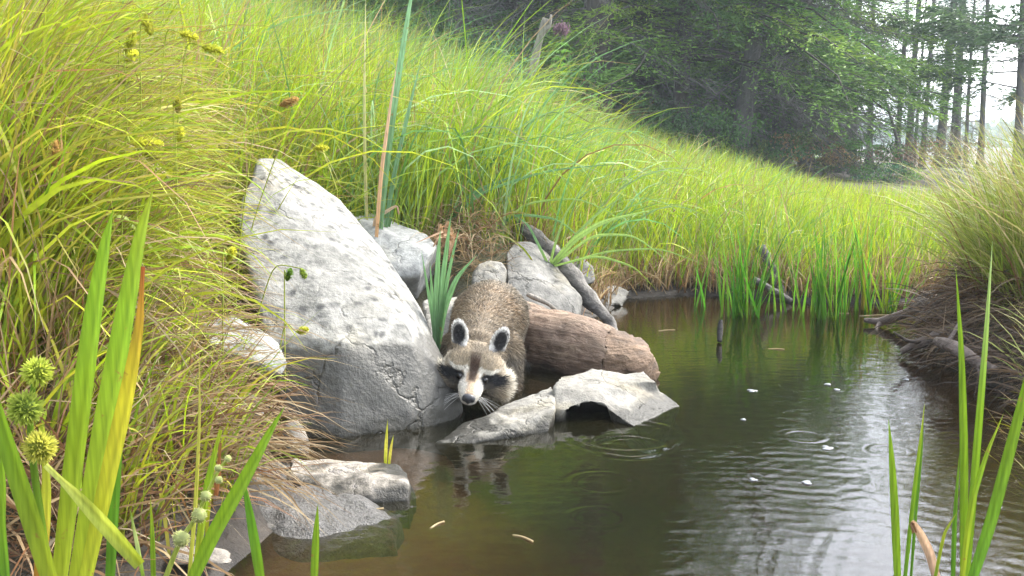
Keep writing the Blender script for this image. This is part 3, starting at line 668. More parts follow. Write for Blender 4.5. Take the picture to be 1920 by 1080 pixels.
# hollow the front of the ears
for s in (-1, 1):
    c = np.array((s * 4.2, 6.3, -1.9)); d2 = ((q[:, 0] - c[0]) / 1.35) ** 2 + ((q[:, 1] - c[1]) / 2.35) ** 2
    w = np.clip(1 - d2, 0, 1) * (np.abs(q[:, 2] - c[2]) < 1.6) * ((n @ HF) > .2)
    v = v - np.outer(w * .55 * S, HF)
q = loc(v)
def ell(a, b, ca, cb, ra, rb, rot=0.):
    c, s = math.cos(rot), math.sin(rot); x, y = a - ca, b - cb
    return np.sqrt(((c * x + s * y) / ra) ** 2 + ((-s * x + c * y) / rb) ** 2)
def lerp(c, col, w): return c * (1 - w[:, None]) + np.asarray(col) * w[:, None]
def coat(p, nn, seed=0):
    """coat colour of a point on the body, from its place on head and trunk"""
    q = loc(p); r, u, f = q.T; a = np.abs(r); m = len(p)
    g = noise3(p, 90, 1 + seed) * .5 + noise3(p, 30, 2 + seed) * .5
    c = np.tile((.240, .188, .128), (m, 1)) * (1 + .30 * g[:, None])
    along = p[:, 1] - 2.02
    rust = np.exp(-((p[:, 1] - 2.17) / .09) ** 2) * np.clip(nn[:, 2], 0, 1) * (.5 + .5 * noise3(p, 22, 5))
    c = lerp(c, (.33, .20, .10), np.clip(rust, 0, .7))
    c = lerp(c, (.25, .22, .175), sstep(.18, .36, along) * .8)
    flank = sstep(.25, -.45, nn[:, 2]) * (f < -4); c = lerp(c, (.34, .32, .28), flank * .55)
    tail = p[:, 1] > 2.56; c = np.where((tail & (((p[:, 1] * 24) % 1) < .4))[:, None], (.03, .026, .022), c)
    legs = (p[:, 2] < -.05) ; c = lerp(c, (.06, .05, .042), legs * .8)
    hd = f > -5.5
    h = np.tile((.275, .222, .155), (m, 1)) * (1 + .25 * g[:, None])
    # cream ruff at the sides of the face
    h = lerp(h, (.62, .57, .47), sstep(4.9, 6.0, a + .10 * np.clip(-u, 0, 9)) * sstep(1.2, -.6, u))
    h = lerp(h, (.36, .32, .25), sstep(4.6, 5.6, a) * sstep(-.4, .8, u) * sstep(4.5, 2.5, u))
    h = lerp(h, (.55, .51, .43), sstep(-3.0, -4.8, u) * (f < 4.5))
    # forehead, darker towards the middle
    h = lerp(h, (.12, .10, .08), np.exp(-(r / 1.2) ** 2) * sstep(2.2, 3.6, u) * .5)
    # white brow bars
    br = ell(a, u, 3.0, 1.55, 2.2, .42, -.18); h = lerp(h, (.66, .62, .54), sstep(1.25, .6, br) * sstep(5.6, 4.0, a))
    br = ell(a, u, 1.30, 1.45, .42, 1.0, .0); h = lerp(h, (.80, .75, .66), sstep(1.15, .7, br) * .9)
    # dark mask
    mk = ell(a, u, 3.15, -.25, 2.15, 1.55, -.22); h = lerp(h, (.010, .010, .012), sstep(1.10, .85, mk) * (f > -2.5))
    mk = ell(a, u, 3.0, -2.1, 1.6, 1.5); h = lerp(h, (.07, .06, .05), sstep(1.25, .7, mk) * .8 * (f < 5.2))
    # tan bridge and dark stripe down to the nose
    fm = sstep(3.0, 4.0, f)
    h = lerp(h, (.50, .37, .25), sstep(1.25, .9, a + .0 * u) * sstep(1.9, 1.2, u) * fm)
    # white muzzle
    mz = (f > 5.0) * sstep(5.0, 5.8, f); h = lerp(h, (.66, .62, .55), mz * sstep(.3, .9, a + .25 * np.clip(-u - 1.2, 0, 2)))
    h = lerp(h, (.62, .47, .33), mz * sstep(.8, .35, a) * sstep(-1.9, -1.2, u) )
    h = lerp(h, (.50, .37, .25), sstep(1.35, .9, a) * sstep(7.0, 6.2, f) * (f > 4) * sstep(1.9, 1.2, u) * sstep(-1.6, -.9, u))
    h = lerp(h, (.075, .045, .03), sstep(.75, .40, a - .10 * np.clip(u, 0, 4)) * sstep(-1.2, -.6, u) * sstep(5.2, 3.0, u) * sstep(7.0, 6.0, f) * (f > 2))
    h = lerp(h, (.05, .045, .04), (f > 2.5) * sstep(-2.9, -3.5, u) * .8)
    c = np.where(hd[:, None], h, c)
    # ears: white rim, dark inside, brown back
    er = np.zeros(m); ins = np.zeros(m)
    for s in (-1, 1):
        e = ell(r, u, s * 4.15, 6.2, 1.55, 2.75, -s * .16)
        isear = (u > 4.1) & (np.abs(f + 1.9) < 2.2) & (a > 2.2)
        front = (nn @ HF) > -.1
        c = np.where((isear & ~front)[:, None], (.16, .13, .10), c)
        c = np.where((isear & front & (s * r > 0))[:, None], lerp(np.tile((.045, .043, .045), (m, 1)), (.82, .79, .74), sstep(.70, .90, e) * sstep(3.9, 5.0, u)), c)
    return np.clip(c * np.where(hd, .98, .80)[:, None], .004, .95)  # head coat scaled brighter than the trunk to offset the shade on the face
racc = empty('raccoon', spine[2] * np.array((1, 1, 0)) + np.array((0, 0, -.10)), 'grey-brown raccoon with black eye mask, head lowered to the water beside the boulder', 'raccoon')
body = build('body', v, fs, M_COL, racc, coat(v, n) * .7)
def fur(V, n, fs, count, keep):
    T = np.concatenate([np.asarray(f)[:, [0, 1, 2]] for f in fs] + [np.asarray(f)[:, [0, 2, 3]] for f in fs if np.asarray(f).shape[1] == 4])
    A, B, C = V[T[:, 0]], V[T[:, 1]], V[T[:, 2]]
    ar = np.linalg.norm(np.cross(B - A, C - A), axis=1); ar *= keep((A + B + C) / 3)
    k = rng.choice(len(T), count, p=ar / ar.sum())
    x, y = rng.random((2, count)); o = x + y > 1; x[o], y[o] = 1 - x[o], 1 - y[o]
    p = A[k] + x[:, None] * (B[k] - A[k]) + y[:, None] * (C[k] - A[k])
    nn = n[T[k, 0]] + x[:, None] * (n[T[k, 1]] - n[T[k, 0]]) + y[:, None] * (n[T[k, 2]] - n[T[k, 0]]); nn /= np.linalg.norm(nn, axis=1, keepdims=True) + 1e-9
    return p, nn
vis = lambda p: np.where(p[:, 1] < 2.04, 3.2, 1.0) * np.where((p[:, 1] > 2.50), .5, 1) * np.where(p[:, 2] < -.03, .15, 1)
p, nn = fur(v, n, fs, 150000, vis)
q = loc(p); r, u, f = q.T; a = np.abs(r)
# comb: away from the nose on the head, rearwards and down on the trunk
out = p - h2w(0, -1.4, 7.5); out /= np.linalg.norm(out, axis=1, keepdims=True)
back = np.tile((0.0, .75, -.55), (len(p), 1)); back = back / np.linalg.norm(back[0])
hw = sstep(-7.5, -4.5, f)[:, None]
comb = out * hw + back * (1 - hw) + rng.standard_normal(p.shape) * .22
comb -= nn * (comb * nn).sum(1, keepdims=True); comb /= np.linalg.norm(comb, axis=1, keepdims=True) + 1e-9
ear = (u > 4.3) & (np.abs(f + 1.9) < 2.4) & (a > 2.2)
Lf = np.where(f > -4.5, .0055, .021)
Lf = np.where(f > -4.5, .0055 + .016 * sstep(4.4, 6.0, a + .25 * np.clip(-u, 0, 8)) * sstep(2.6, .8, u) + .010 * sstep(-3.6, -5, u), .020)
Lf = Lf + np.where((f > -4.5) & (a > 4.6) & (u < 0), .012, 0)
Lf = np.where(f > 4.8, .0035, Lf); Lf = np.where(ear, .0050, Lf)
Lf = Lf * rng.uniform(.6, 1.25, len(p))
lift = np.where(f > -4.5, .42, .55)[:, None]; lift = np.where(ear[:, None], .5, lift)
d1 = comb * (1 - lift * .5) + nn * lift; d1 /= np.linalg.norm(d1, axis=1, keepdims=True)
d2 = d1 + comb * .35 + np.array((0, 0, -.28)) * (Lf > .01)[:, None]; d2 /= np.linalg.norm(d2, axis=1, keepdims=True)
d3 = d2 + comb * .2 + np.array((0, 0, -.22)) * (Lf > .01)[:, None]; d3 /= np.linalg.norm(d3, axis=1, keepdims=True)
p = p - nn * .0008
a0 = p; a1 = p + d1 * Lf[:, None] * .4; a2 = a1 + d2 * Lf[:, None] * .35; a3 = a2 + d3 * Lf[:, None] * .25
sd = np.cross(d2, np.array((0, 0, CAM_H)) - p + rng.standard_normal(p.shape) * .5); sd /= np.linalg.norm(sd, axis=1, keepdims=True) + 1e-9
wd = (np.where(Lf > .009, .00050, .00045) * rng.uniform(.7, 1.3, len(p)))[:, None]
V = np.stack([a0 - sd * wd, a0 + sd * wd, a1 - sd * wd, a1 + sd * wd, a2 - sd * wd * .7, a2 + sd * wd * .7, a3], 1).reshape(-1, 3)
k = np.arange(len(p))[:, None] * 7
Q = np.concatenate([k + [0, 1, 3, 2], k + [2, 3, 5, 4]]); T3 = k + [4, 5, 6]
cf = coat(p, nn); band = rng.random(len(p))
tipc = np.where(((f < -4.0) & (band < .13))[:, None], (.34, .285, .21), np.where(((f < -4.0) & (band > .72))[:, None], (.05, .042, .036), cf))
tipc = np.where(((f > -4.0) & (f < 3) & (u > 1.5) & ~ear & (band < .25))[:, None], np.minimum(cf * 2.0, .8), tipc)
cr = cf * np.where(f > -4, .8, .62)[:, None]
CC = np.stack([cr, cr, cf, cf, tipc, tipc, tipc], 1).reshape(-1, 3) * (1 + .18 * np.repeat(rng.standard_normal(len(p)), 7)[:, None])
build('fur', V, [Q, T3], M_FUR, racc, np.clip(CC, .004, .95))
# nose, eyes, whiskers
m, nt, out_ = new_mat('nose_leather'); p_ = N(nt, 'BsdfPrincipled'); p_.inputs['Base Color'].default_value = (.035, .036, .042, 1); p_.inputs['Roughness'].default_value = .38
tc = N(nt, 'TexCoord'); nt.links.new(bump_n(nt, noise_n(nt, tc.outputs['Object'], 900, 2), .4, .0008), p_.inputs['Normal']); nt.links.new(p_.outputs[0], out_.inputs[0]); M_NOSE = m
m, nt, out_ = new_mat('eye_gloss'); p_ = N(nt, 'BsdfPrincipled'); p_.inputs['Base Color'].default_value = (.004, .003, .003, 1); p_.inputs['Roughness'].default_value = .22; nt.links.new(p_.outputs[0], out_.inputs[0]); M_EYE = m
nv, nnr, nf = remesh([ico(h2w(0, -1.75, 9.1), S * np.array((1.35, .95, .8)), AX), ico(h2w(0, -2.45, 8.9), S * np.array((.62, .6, .6)), AX), ico(h2w(-.75, -1.95, 9.25), S * np.array((.55, .55, .5)), AX), ico(h2w(.75, -1.95, 9.25), S * np.array((.55, .55, .5)), AX)], .0018, 2)
nq = loc(nv)
for s in (-1, 1):
    w = np.clip(1 - ell(nq[:, 0], nq[:, 1], s * .55, -2.05, .30, .24), 0, 1) * (nnr @ HF > .2); nv = nv - np.outer(w * .004, HF)
build('nose', nv, nf, M_NOSE, racc)
for s in (-1, 1):
    V, Fc = ico(h2w(s * 2.45, .30, 4.62), S * np.array((.72, .66, .6)), AX, 3)
    build('eye', V, [np.array(Fc)], M_EYE, racc)
wp = []
for s in (-1, 1):
    for k in range(9):
        b = h2w(s * (1.0 + .25 * (k % 3)), -2.2 - .28 * (k // 3), 6.6 - .35 * (k % 3))
        ang = -.9 + .16 * k + rng.uniform(-.1, .1)
        dirw = HR * s * math.cos(ang * .6) * .75 + HU * (-.55 + .05 * k) + HF * (.12 - .05 * k)
        L = rng.uniform(.05, .075)
        pth = np.array([b + dirw * L * t + np.array((0, 0, -.012)) * t * t for t in np.linspace(0, 1, 7)])
        wp.append((*tube(pth, np.linspace(.00026, .00010, 7), 5, caps=False), np.array((.85, .83, .8))))
V, fs_, C = join(wp); build('whiskers', V, fs_, M_FUR, racc, C)
# ------------------------------------------------------------------ grasses and other plants
LIME = [(.25, .37, .012), (.32, .42, .016), (.40, .45, .03), (.18, .31, .018)]
YEL = [(.33, .325, .022), (.37, .335, .045), (.25, .30, .022), (.19, .255, .022)]
BLUE = [(.12, .27, .085), (.19, .33, .13), (.26, .38, .19), (.10, .22, .06)]
DRY = [(.36, .26, .13), (.45, .36, .21), (.24, .13, .06), (.30, .22, .12), (.17, .10, .05)]
BROWNR = [(.22, .10, .045), (.30, .16, .06), (.16, .08, .04)]

def scatter(n, u0, u1, y0, y1, dmin=.03, power=1.0, keep=None):
    xs, ys = [], []
    got = 0
    while got < n:
        k = n * 2
        u = rng.uniform(u0, u1, k); y = y0 * (y1 / y0) ** (rng.random(k) ** power)
        x = u * y
        ok = pond_sd(x, y) > dmin + rng.random(k) * .03
        if keep is not None: ok &= keep(x, y)
        xs.append(x[ok]); ys.append(y[ok]); got += ok.sum()
    x = np.concatenate(xs)[:n]; y = np.concatenate(ys)[:n]
    return np.stack([x, y, ground(x, y) - .01], -1)
def in_boulder(x, y): return (x > -.62 + .0 * y) & (x < .02) & (y > 1.6) & (y < 2.75) & (x > -.50 - .1 * (y - 1.8))
def in_stones(x, y): return (x > -.25) & (x < .45) & (y > 2.0) & (y < 2.98 - .12 * sstep(.15, -.1, x))
def in_tussock(x, y): return ((x - 1.40) / .55) ** 2 + ((y - 2.35) / .6) ** 2 < 1
def patch(p, scale, seed): return noise3(np.asarray(p) * np.array((1, 1, 0)), scale, seed)

parts = []
# tall yellow-green grass of the near left bank
def grass_layer(base, L, w, pal, dry=.12, azm=1.3, azs=.9, bend=(.3, 1.5), lean=(.0, .35), K=5, basecol=None, tip=None, palB=None, pscale=1.2, pseed=3):
    n = len(base)
    az = azm + azs * rng.standard_normal(n)
    c1 = pick(pal, n)
    if palB is not None:
        w_ = sstep(.05, .6, patch(base, pscale, pseed) + .25 * rng.standard_normal(n))[:, None]; c1 = c1 * (1 - w_) + pick(palB, n) * w_
    dm = rng.random(n) < dry; c1[dm] = pick(DRY, dm.sum())
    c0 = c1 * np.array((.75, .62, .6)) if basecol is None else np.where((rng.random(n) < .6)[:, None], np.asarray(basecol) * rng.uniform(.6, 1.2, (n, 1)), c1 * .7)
    c2 = np.where((rng.random(n) < .25)[:, None], pick(DRY + BROWNR, n), c1 * 1.05)
    lean_ = rng.uniform(*lean, n); bend_ = rng.uniform(*bend, n) ** 1.2
    kink = (np.where(rng.random(n) < .10, rng.uniform(.6, 1.9, n), 0), rng.uniform(.4, .85, n))
    return blades(base, L, az, lean_, bend_, w, c0, c1, K=K, kink=kink, c2=c2)
def nb_keep(x, y): return ~in_boulder(x, y) & ~((x > -.62) & (y < 1.9))
b = scatter(9500, -.66, -.20, 1.22, 3.4, .10, .9, nb_keep); n = len(b)
u = b[:, 0] / b[:, 1]
hh = np.interp(u, [-.6, -.45, -.34, -.24, -.18], [.78, .70, .52, .46, .50]) * rng.uniform(.55, 1.2, n)
def room(b, L):
    px = 960 + b[:, 0] / b[:, 1] * F_PX; lim = np.interp(b[:, 2] + .25, [0, .25, .5], [500, 440, 440]) + rng.exponential(45, len(b))
    cap = np.maximum(.10, (lim - px) / F_PX * b[:, 1] / .72); return np.where(b[:, 1] < 2.5, np.minimum(L, cap), L)
hh = room(b, hh)
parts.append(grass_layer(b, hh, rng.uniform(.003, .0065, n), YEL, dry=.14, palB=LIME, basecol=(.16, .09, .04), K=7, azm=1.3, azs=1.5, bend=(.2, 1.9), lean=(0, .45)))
b = scatter(2200, -.66, -.2, 1.3, 3.2, .10, 1, nb_keep); n = len(b)
parts.append(grass_layer(b, room(b, rng.uniform(.5, .95, n)), rng.uniform(.005, .010, n), LIME + YEL, dry=.08, bend=(.5, 2.0), lean=(.05, .5), K=8, azm=1.2, azs=1.4, basecol=(.2, .16, .05)))
b = scatter(900, -.66, -.2, 1.3, 3.0, .10, 1, nb_keep); n = len(b); c = pick(DRY + BROWNR + BROWNR, n)      # standing dead stems
parts.append(blades(b, room(b, rng.uniform(.35, .95, n)), rng.uniform(0, 6.3, n), rng.uniform(0, .5, n), rng.uniform(0, 1.2, n), rng.uniform(.0018, .0040, n), c * .8, c, K=7, kink=(np.where(rng.random(n) < .4, rng.uniform(.6, 2.2, n), 0), rng.uniform(.4, .85, n))))
V, fs, C = join(parts); tag(build('bank_grass', V, fs, M_GRASS, col=np.clip(C, .005, .9)), kind='stuff')

# meadow behind
parts = []
mk = lambda x, y: (y < np.interp(x / y, [.16, .27, .36, .5], [13.5, 9.5, 7.2, 6.0])) & ~in_boulder(x, y) & ~in_stones(x, y) & ~in_tussock(x, y)
b = scatter(64000, -.55, .66, 2.75, 13, .02, .85, mk); n = len(b)
u = b[:, 0] / b[:, 1]; Y = b[:, 1]
hh = np.interp(u, [-.5, -.2, .0, .15, .3, .6], [.85, .80, .58, .38, .31, .28]) * np.interp(Y, [2.7, 4, 8, 13], [.85, 1.0, 1.05, 1.0]) * rng.uniform(.5, 1.2, n)
hh *= np.interp(u, [.2, .34], [1, .0]) * 1 + np.interp(u, [.2, .34], [0, 1]) * np.interp(Y, [3.5, 6, 9], [1, .75, .5])
hh *= np.interp(pond_sd(b[:, 0], b[:, 1]), [0, .25], [.6, 1])
w = (.0026 + .00055 * Y) * rng.uniform(.7, 1.4, n)
shore = pond_sd(b[:, 0], b[:, 1]) < .25
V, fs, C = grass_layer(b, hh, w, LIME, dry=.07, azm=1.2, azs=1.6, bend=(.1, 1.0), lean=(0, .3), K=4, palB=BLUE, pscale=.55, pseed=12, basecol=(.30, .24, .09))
parts.append((V, fs, C))
b = scatter(6000, -.5, .30, 2.8, 8, .05, .9, mk); n = len(b)                       # longer arching blades
parts.append(grass_layer(b, rng.uniform(.5, .95, n) * np.interp(b[:, 0] / b[:, 1], [-.4, -.05, .1, .3], [1.3, 1.1, .7, .45]), rng.uniform(.004, .009, n), BLUE + LIME, dry=.06, bend=(.6, 2.2), lean=(.05, .4), K=8, azm=1.2, azs=1.2, palB=LIME))
b = scatter(5000, .0, .66, 3.0, 5.0, .0, 1, lambda x, y: mk(x, y) & (pond_sd(x, y) < .22)); n = len(b)    # tan stems along the far waterline
parts.append(grass_layer(b, rng.uniform(.06, .20, n), rng.uniform(.003, .006, n), DRY, dry=.5, bend=(0, 1.4), lean=(0, .7), azs=2.5, basecol=(.12, .08, .04)))
V, fs, C = join(parts); tag(build('meadow_grass', V, fs, M_GRASS, col=np.clip(C, .005, .9)), kind='stuff')

# dead thatch over the near bank, and stubble at its foot
parts = []
tk = lambda x, y: ~in_boulder(x, y)
def room2(b, L):
    px = 960 + b[:, 0] / b[:, 1] * F_PX; lim = np.interp(b[:, 1], [1.3, 1.5, 2.0], [600, 545, 470]) + rng.exponential(28, len(b))
    return np.minimum(L, np.maximum(.05, (lim - px) / F_PX * b[:, 1] / .85))
b = scatter(3900, -.62, -.26, 1.0, 2.3, .05, 1, tk); n = len(b)
b[:, 2] += rng.random(n) * .05
c = pick(DRY + BROWNR, n)
parts.append(blades(b, room2(b, rng.uniform(.08, .34, n)), rng.uniform(0, 2 * math.pi, n), rng.uniform(.2, 1.5, n), rng.uniform(0, 1.6, n), rng.uniform(.0018, .0045, n), c * .40, c * .82, K=4))
b = scatter(600, -.55, -.26, 1.25, 2.1, .02, 1, lambda x, y: (pond_sd(x, y) < .30) & (y < 2.0)); n = len(b)
b[:, 2] += .05 + rng.random(n) * .22 * sstep(.03, .3, pond_sd(b[:, 0], b[:, 1])); c = pick(DRY, n)
parts.append(blades(b, room2(b, rng.uniform(.10, .32, n)), 1.5 + .6 * rng.standard_normal(n), rng.uniform(1.0, 1.7, n), rng.uniform(.6, 1.4, n), rng.uniform(.0018, .004, n), c * .6, c * .85, K=6))
b = scatter(800, -.58, -.22, 1.1, 2.0, .03, 1, lambda x, y: (pond_sd(x, y) < .45) & (y < 1.9)); n = len(b); c = pick(LIME + YEL, n)
parts.append(blades(b, room2(b, rng.uniform(.12, .36, n)), 1.2 + 1.0 * rng.standard_normal(n), rng.uniform(0, .5, n), rng.uniform(.2, 2.0, n), rng.uniform(.003, .006, n), c * .7, c, K=7))
# dry grass curtain behind the small stone
b = scatter(420, -.1, .0, 2.72, 2.95, -.2, 1, lambda x, y: (x > -.24) & (x < -.03)); n = len(b); b[:, 2] += rng.uniform(.04, .12, n); c = pick(DRY, n)
parts.append(blades(b, rng.uniform(.10, .22, n), math.pi + 1.2 * rng.standard_normal(n), rng.uniform(.5, 1.6, n), rng.uniform(1.0, 1.8, n), rng.uniform(.002, .004, n), c, c * .8, K=5))
V, fs, C = join(parts); tag(build('thatch', V, fs, M_GRASS, col=np.clip(C, .005, .9)), kind='stuff')

# ------------------------------------------------------------------ single plants
def strap(pts, w, c0, c1, c2=None, n=16, tip=1.6, gut=.35, tipw=.02):
    """one leaf along a path of points, its face turned towards +/-y"""
    pth = smooth_path(pts, n); s = np.linspace(0, 1, n)
    T = np.gradient(pth, axis=0); T /= np.linalg.norm(T, axis=1, keepdims=True)
    sd = np.cross(T, np.array((0.15, 1.0, -.2))); sd /= np.linalg.norm(sd, axis=1, keepdims=True); nn = np.cross(sd, T)
    hw = (.5 * w * np.maximum(tipw, (1 - np.clip((s - .35) / .65, 0, 1) ** tip)) * (.8 + .2 * np.minimum(1, s * 5)))[:, None]
    R = np.stack([pth - sd * hw, pth - sd * hw * .45 + nn * hw * gut * .7, pth + nn * hw * gut, pth + sd * hw * .45 + nn * hw * gut * .7, pth + sd * hw], 1)
    V = R.reshape(-1, 3); c0, c1 = np.asarray(c0), np.asarray(c1); c2 = c1 if c2 is None else np.asarray(c2)
    sc = s[:, None]; C = np.where(sc < .5, c0 + (c1 - c0) * sc * 2, c1 + (c2 - c1) * (sc - .5) * 2)
    C = C[:, None, :] * np.array((.88, 1.05, .76, 1.08, .90))[None, :, None]; C = C.reshape(-1, 3)
    k = np.arange(n - 1)[:, None] * 5
    return V, [np.concatenate([k + [a, a + 1, a + 6, a + 5] for a in range(4)])], C
def PX(Y, *pts): return [P(x, y, Y if len(r) == 0 else r[0]) for x, y, *r in pts]
def spiky(c, r, n, seed, core=(.28, .36, .04), tipc=(.52, .58, .09)):
    """bur-reed head: a ball of fine spikes around a small core"""
    r_ = np.random.default_rng(seed); d = r_.standard_normal((n, 3)); d /= np.linalg.norm(d, axis=1, keepdims=True)
    s = np.cross(d, r_.standard_normal((n, 3))); s /= np.linalg.norm(s, axis=1, keepdims=True)
    R = r * r_.uniform(.85, 1.12, (n, 1)); a = r * .075
    V = np.stack([c + d * r * .5 - s * a, c + d * r * .5 + s * a, c + d * R * .8 + s * a * .8, c + d * R * .8 - s * a * .8, c + d * R], 1).reshape(-1, 3)
    k = np.arange(n)[:, None] * 5
    C = np.tile(np.array([core, core, tipc, tipc, np.array(tipc) * 1.05]), (n, 1))
    vi, fi = ico(c, (r * .68,) * 3, sub=2)
    return join([(V, [k + [0, 1, 2, 3], k + [3, 2, 4]], C), (vi, [np.array(fi)], np.array(core) * .8)])
def knob(c, r, seed):
    vi, fi = ico(c, (r * .8,) * 3, sub=3); vi = vi + (vi - c) * .12 * noise3(vi, 3 / r, seed)[:, None]
    return join([(vi, [np.array(fi)], np.array((.46, .50, .2))), spiky(c, r * 1.02, 150, seed, (.36, .42, .10), (.60, .60, .28))])
GRN, YGR, DGR = np.array((.135, .235, .012)), np.array((.235, .285, .018)), np.array((.07, .17, .012))

# big bur-reed at the left edge
o = empty('bur_reed', P(110, 1110, .74), 'broad-leaved bur-reed at the left edge with three spiky yellow-green balls', 'bur-reed')
lv = [strap(PX(.76, (108, 1110), (140, 850), (172, 600), (196, 460), (212, 392)), .0175, YGR, GRN * 1.25, GRN * 1.1),
      strap(PX(.73, (140, 1110), (190, 820), (232, 600), (262, 440), (288, 352)), .0180, YGR, GRN * 1.35, YGR),
      strap(PX(.70, (155, 1110), (205, 880), (238, 740), (262, 610), (268, 500)), .0135, YGR, (.40, .36, .02), (.24, .06, .015), tipw=.25),
      strap(PX(.80, (205, 1110), (218, 850), (228, 680), (236, 560), (238, 500)), .011, DGR, DGR * 1.2, GRN),
      strap(PX(.70, (100, 1110), (60, 980), (20, 860), (-15, 740), (-40, 640)), .0165, YGR, GRN, GRN * .9),
      strap(PX(.69, (262, 1060), (200, 990), (140, 925), (85, 872)), .012, YGR, (.40, .45, .06), (.42, .45, .10), tipw=.4),
      strap(PX(.78, (70, 1110), (82, 1000), (88, 900), (78, 800)), .0115, (.30, .10, .02), (.34, .36, .03), YGR, tipw=.5),
      strap(PX(.83, (12, 1110), (-2, 980), (4, 900), (-5, 800)), .012, DGR, GRN, GRN)]
V, fs, C = join(lv); build('leaves', V, fs, M_LEAF, o, C)
V, fs = tube(smooth_path(PX(.745, (95, 1110), (72, 940), (58, 840), (56, 770), (66, 700)), 20), np.linspace(.0035, .002, 20), 8); build('stem', V, fs, M_LEAF, o, np.tile(GRN * 1.1, (len(V), 1)))
for k, (x, y, r) in enumerate(((70, 697, .0122), (47, 765, .0142), (75, 838, .0134))):
    V, fs, C = spiky(P(x, y, .735), r, (420, 520, 460)[k], 80 + k, *(((.28, .36, .04), (.52, .58, .09)), ((.20, .29, .04), (.40, .47, .08)), ((.30, .34, .04), (.56, .54, .10)))[k]); build('seed_head', V, fs, M_SEED, o, C)
# flowering bur-reed with pale buds
o = empty('bur_reed', P(400, 1110, .95), 'slender bur-reed with pale round buds on a bent stem in front of the mud bank', 'bur-reed')
lv = [strap(PX(.95, (350, 1110), (400, 1000), (455, 905), (500, 820), (534, 762)), .0150, GRN, GRN * 1.05, GRN),
      strap(PX(1.0, (492, 1110), (478, 1020), (466, 950), (452, 880)), .0115, GRN, DGR * 1.3, DGR),
      strap(PX(.98, (352, 1110), (366, 960), (374, 800), (374, 640)), .0048, (.28, .30, .04), (.33, .33, .05), (.30, .28, .06)),
      strap(PX(.97, (368, 1060), (385, 930), (402, 850), (414, 806)), .0085, YGR, GRN * 1.1, YGR, tipw=.5),
      strap(PX(1.02, (288, 1110), (286, 1010), (282, 930)), .0062, GRN, GRN, YGR),
      strap(PX(.98, (268, 1080), (255, 1010), (243, 950)), .005, GRN, (.35, .42, .15), GRN),
      strap(PX(.97, (405, 930), (410, 880), (413, 830)), .0058, (.16, .06, .02), (.22, .09, .03), (.20, .10, .03), tipw=.6)]
V, fs, C = join(lv); build('leaves', V, fs, M_LEAF, o, C)
V, fs = tube(smooth_path(PX(.94, (300, 1110), (338, 1012), (370, 968), (386, 930), (408, 884), (426, 860)), 22), np.linspace(.0028, .0014, 22), 8); build('stem', V, fs, M_LEAF, o, np.tile((.36, .42, .08), (len(V), 1)))
for k, (x, y, r) in enumerate(((340, 1010, 19), (373, 966, 17), (386, 930, 12.5), (410, 900, 9), (409, 878, 8.5), (427, 860, 8))):
    V, fs, C = knob(P(x, y, .935), r * .935 / F_PX, 90 + k); build('bud', V, fs, M_SEED, o, C)
# right foreground
def blade_plant(name, label, cat, blist, loc, mat=M_LEAF, group=None):
    V, fs, C = join(blist); o = build(name, V, fs, mat, col=C); rebase(o); return tag(o, label, cat, group)
blade_plant('reed', 'three thin upright green reed blades in the foreground water over the bright ripples', 'reed',
            [strap(PX(1.0, (1684, 1110), (1678, 960), (1672, 860), (1666, 786)), .0085, GRN * .9, GRN, GRN),
             strap(PX(1.02, (1694, 1110), (1712, 940), (1724, 840), (1734, 756)), .0046, DGR, GRN, YGR), strap(PX(1.04, (1706, 1110), (1718, 950), (1728, 850), (1732, 760)), .0034, DGR * .8, DGR, GRN)], None)
blade_plant('reed', 'tall clump of broad green blades in the right foreground before the tussock', 'reed',
            [strap(PX(1.0, (1806, 1110), (1808, 860), (1803, 660), (1792, 500)), .0085, GRN, GRN * .9, GRN), strap(PX(1.03, (1810, 1110), (1830, 860), (1848, 640), (1861, 452)), .0082, GRN, GRN * 1.0, (.28, .38, .14)),
             strap(PX(.97, (1815, 1110), (1858, 980), (1900, 820), (1935, 680), (1950, 560)), .0120, DGR * 1.2, GRN * .8, GRN), strap(PX(.98, (1800, 1110), (1822, 940), (1850, 850), (1882, 775)), .0062, YGR, GRN, YGR),
             strap(PX(1.0, (1786, 1110), (1790, 970), (1800, 840)), .005, DGR, DGR, GRN), strap(PX(.98, (1748, 1110), (1770, 1000), (1795, 960)), .0035, GRN, YGR, YGR)], None)
blade_plant('dead_leaf', 'curled pinkish tan dead leaf at the foot of the thin foreground reeds', 'leaf',
            [strap(PX(1.0, (1762, 1110), (1745, 1040), (1725, 1000), (1708, 975), (1715, 1000)), .010, (.42, .28, .2), (.50, .34, .22), (.30, .16, .08), tipw=.5, gut=.9)], None)
blade_plant('reed', 'single short green blade standing in the water below the pale stone block', 'reed', [strap(PX(1.15, (588, 1110), (592, 1010), (596, 945)), .010, GRN, GRN, GRN)], None)
blade_plant('reed', 'two small yellow blades behind the pale stone block', 'reed', [strap([W(722, 868) + (0, 0, -.01), P(724, 830, 1.56), P(727, 786, 1.55)], .006, YGR, (.45, .42, .06), YGR), strap([W(728, 868) + (0, 0, -.01), P(733, 840, 1.56), P(738, 815, 1.55)], .005, YGR, (.40, .34, .06), YGR)], None)

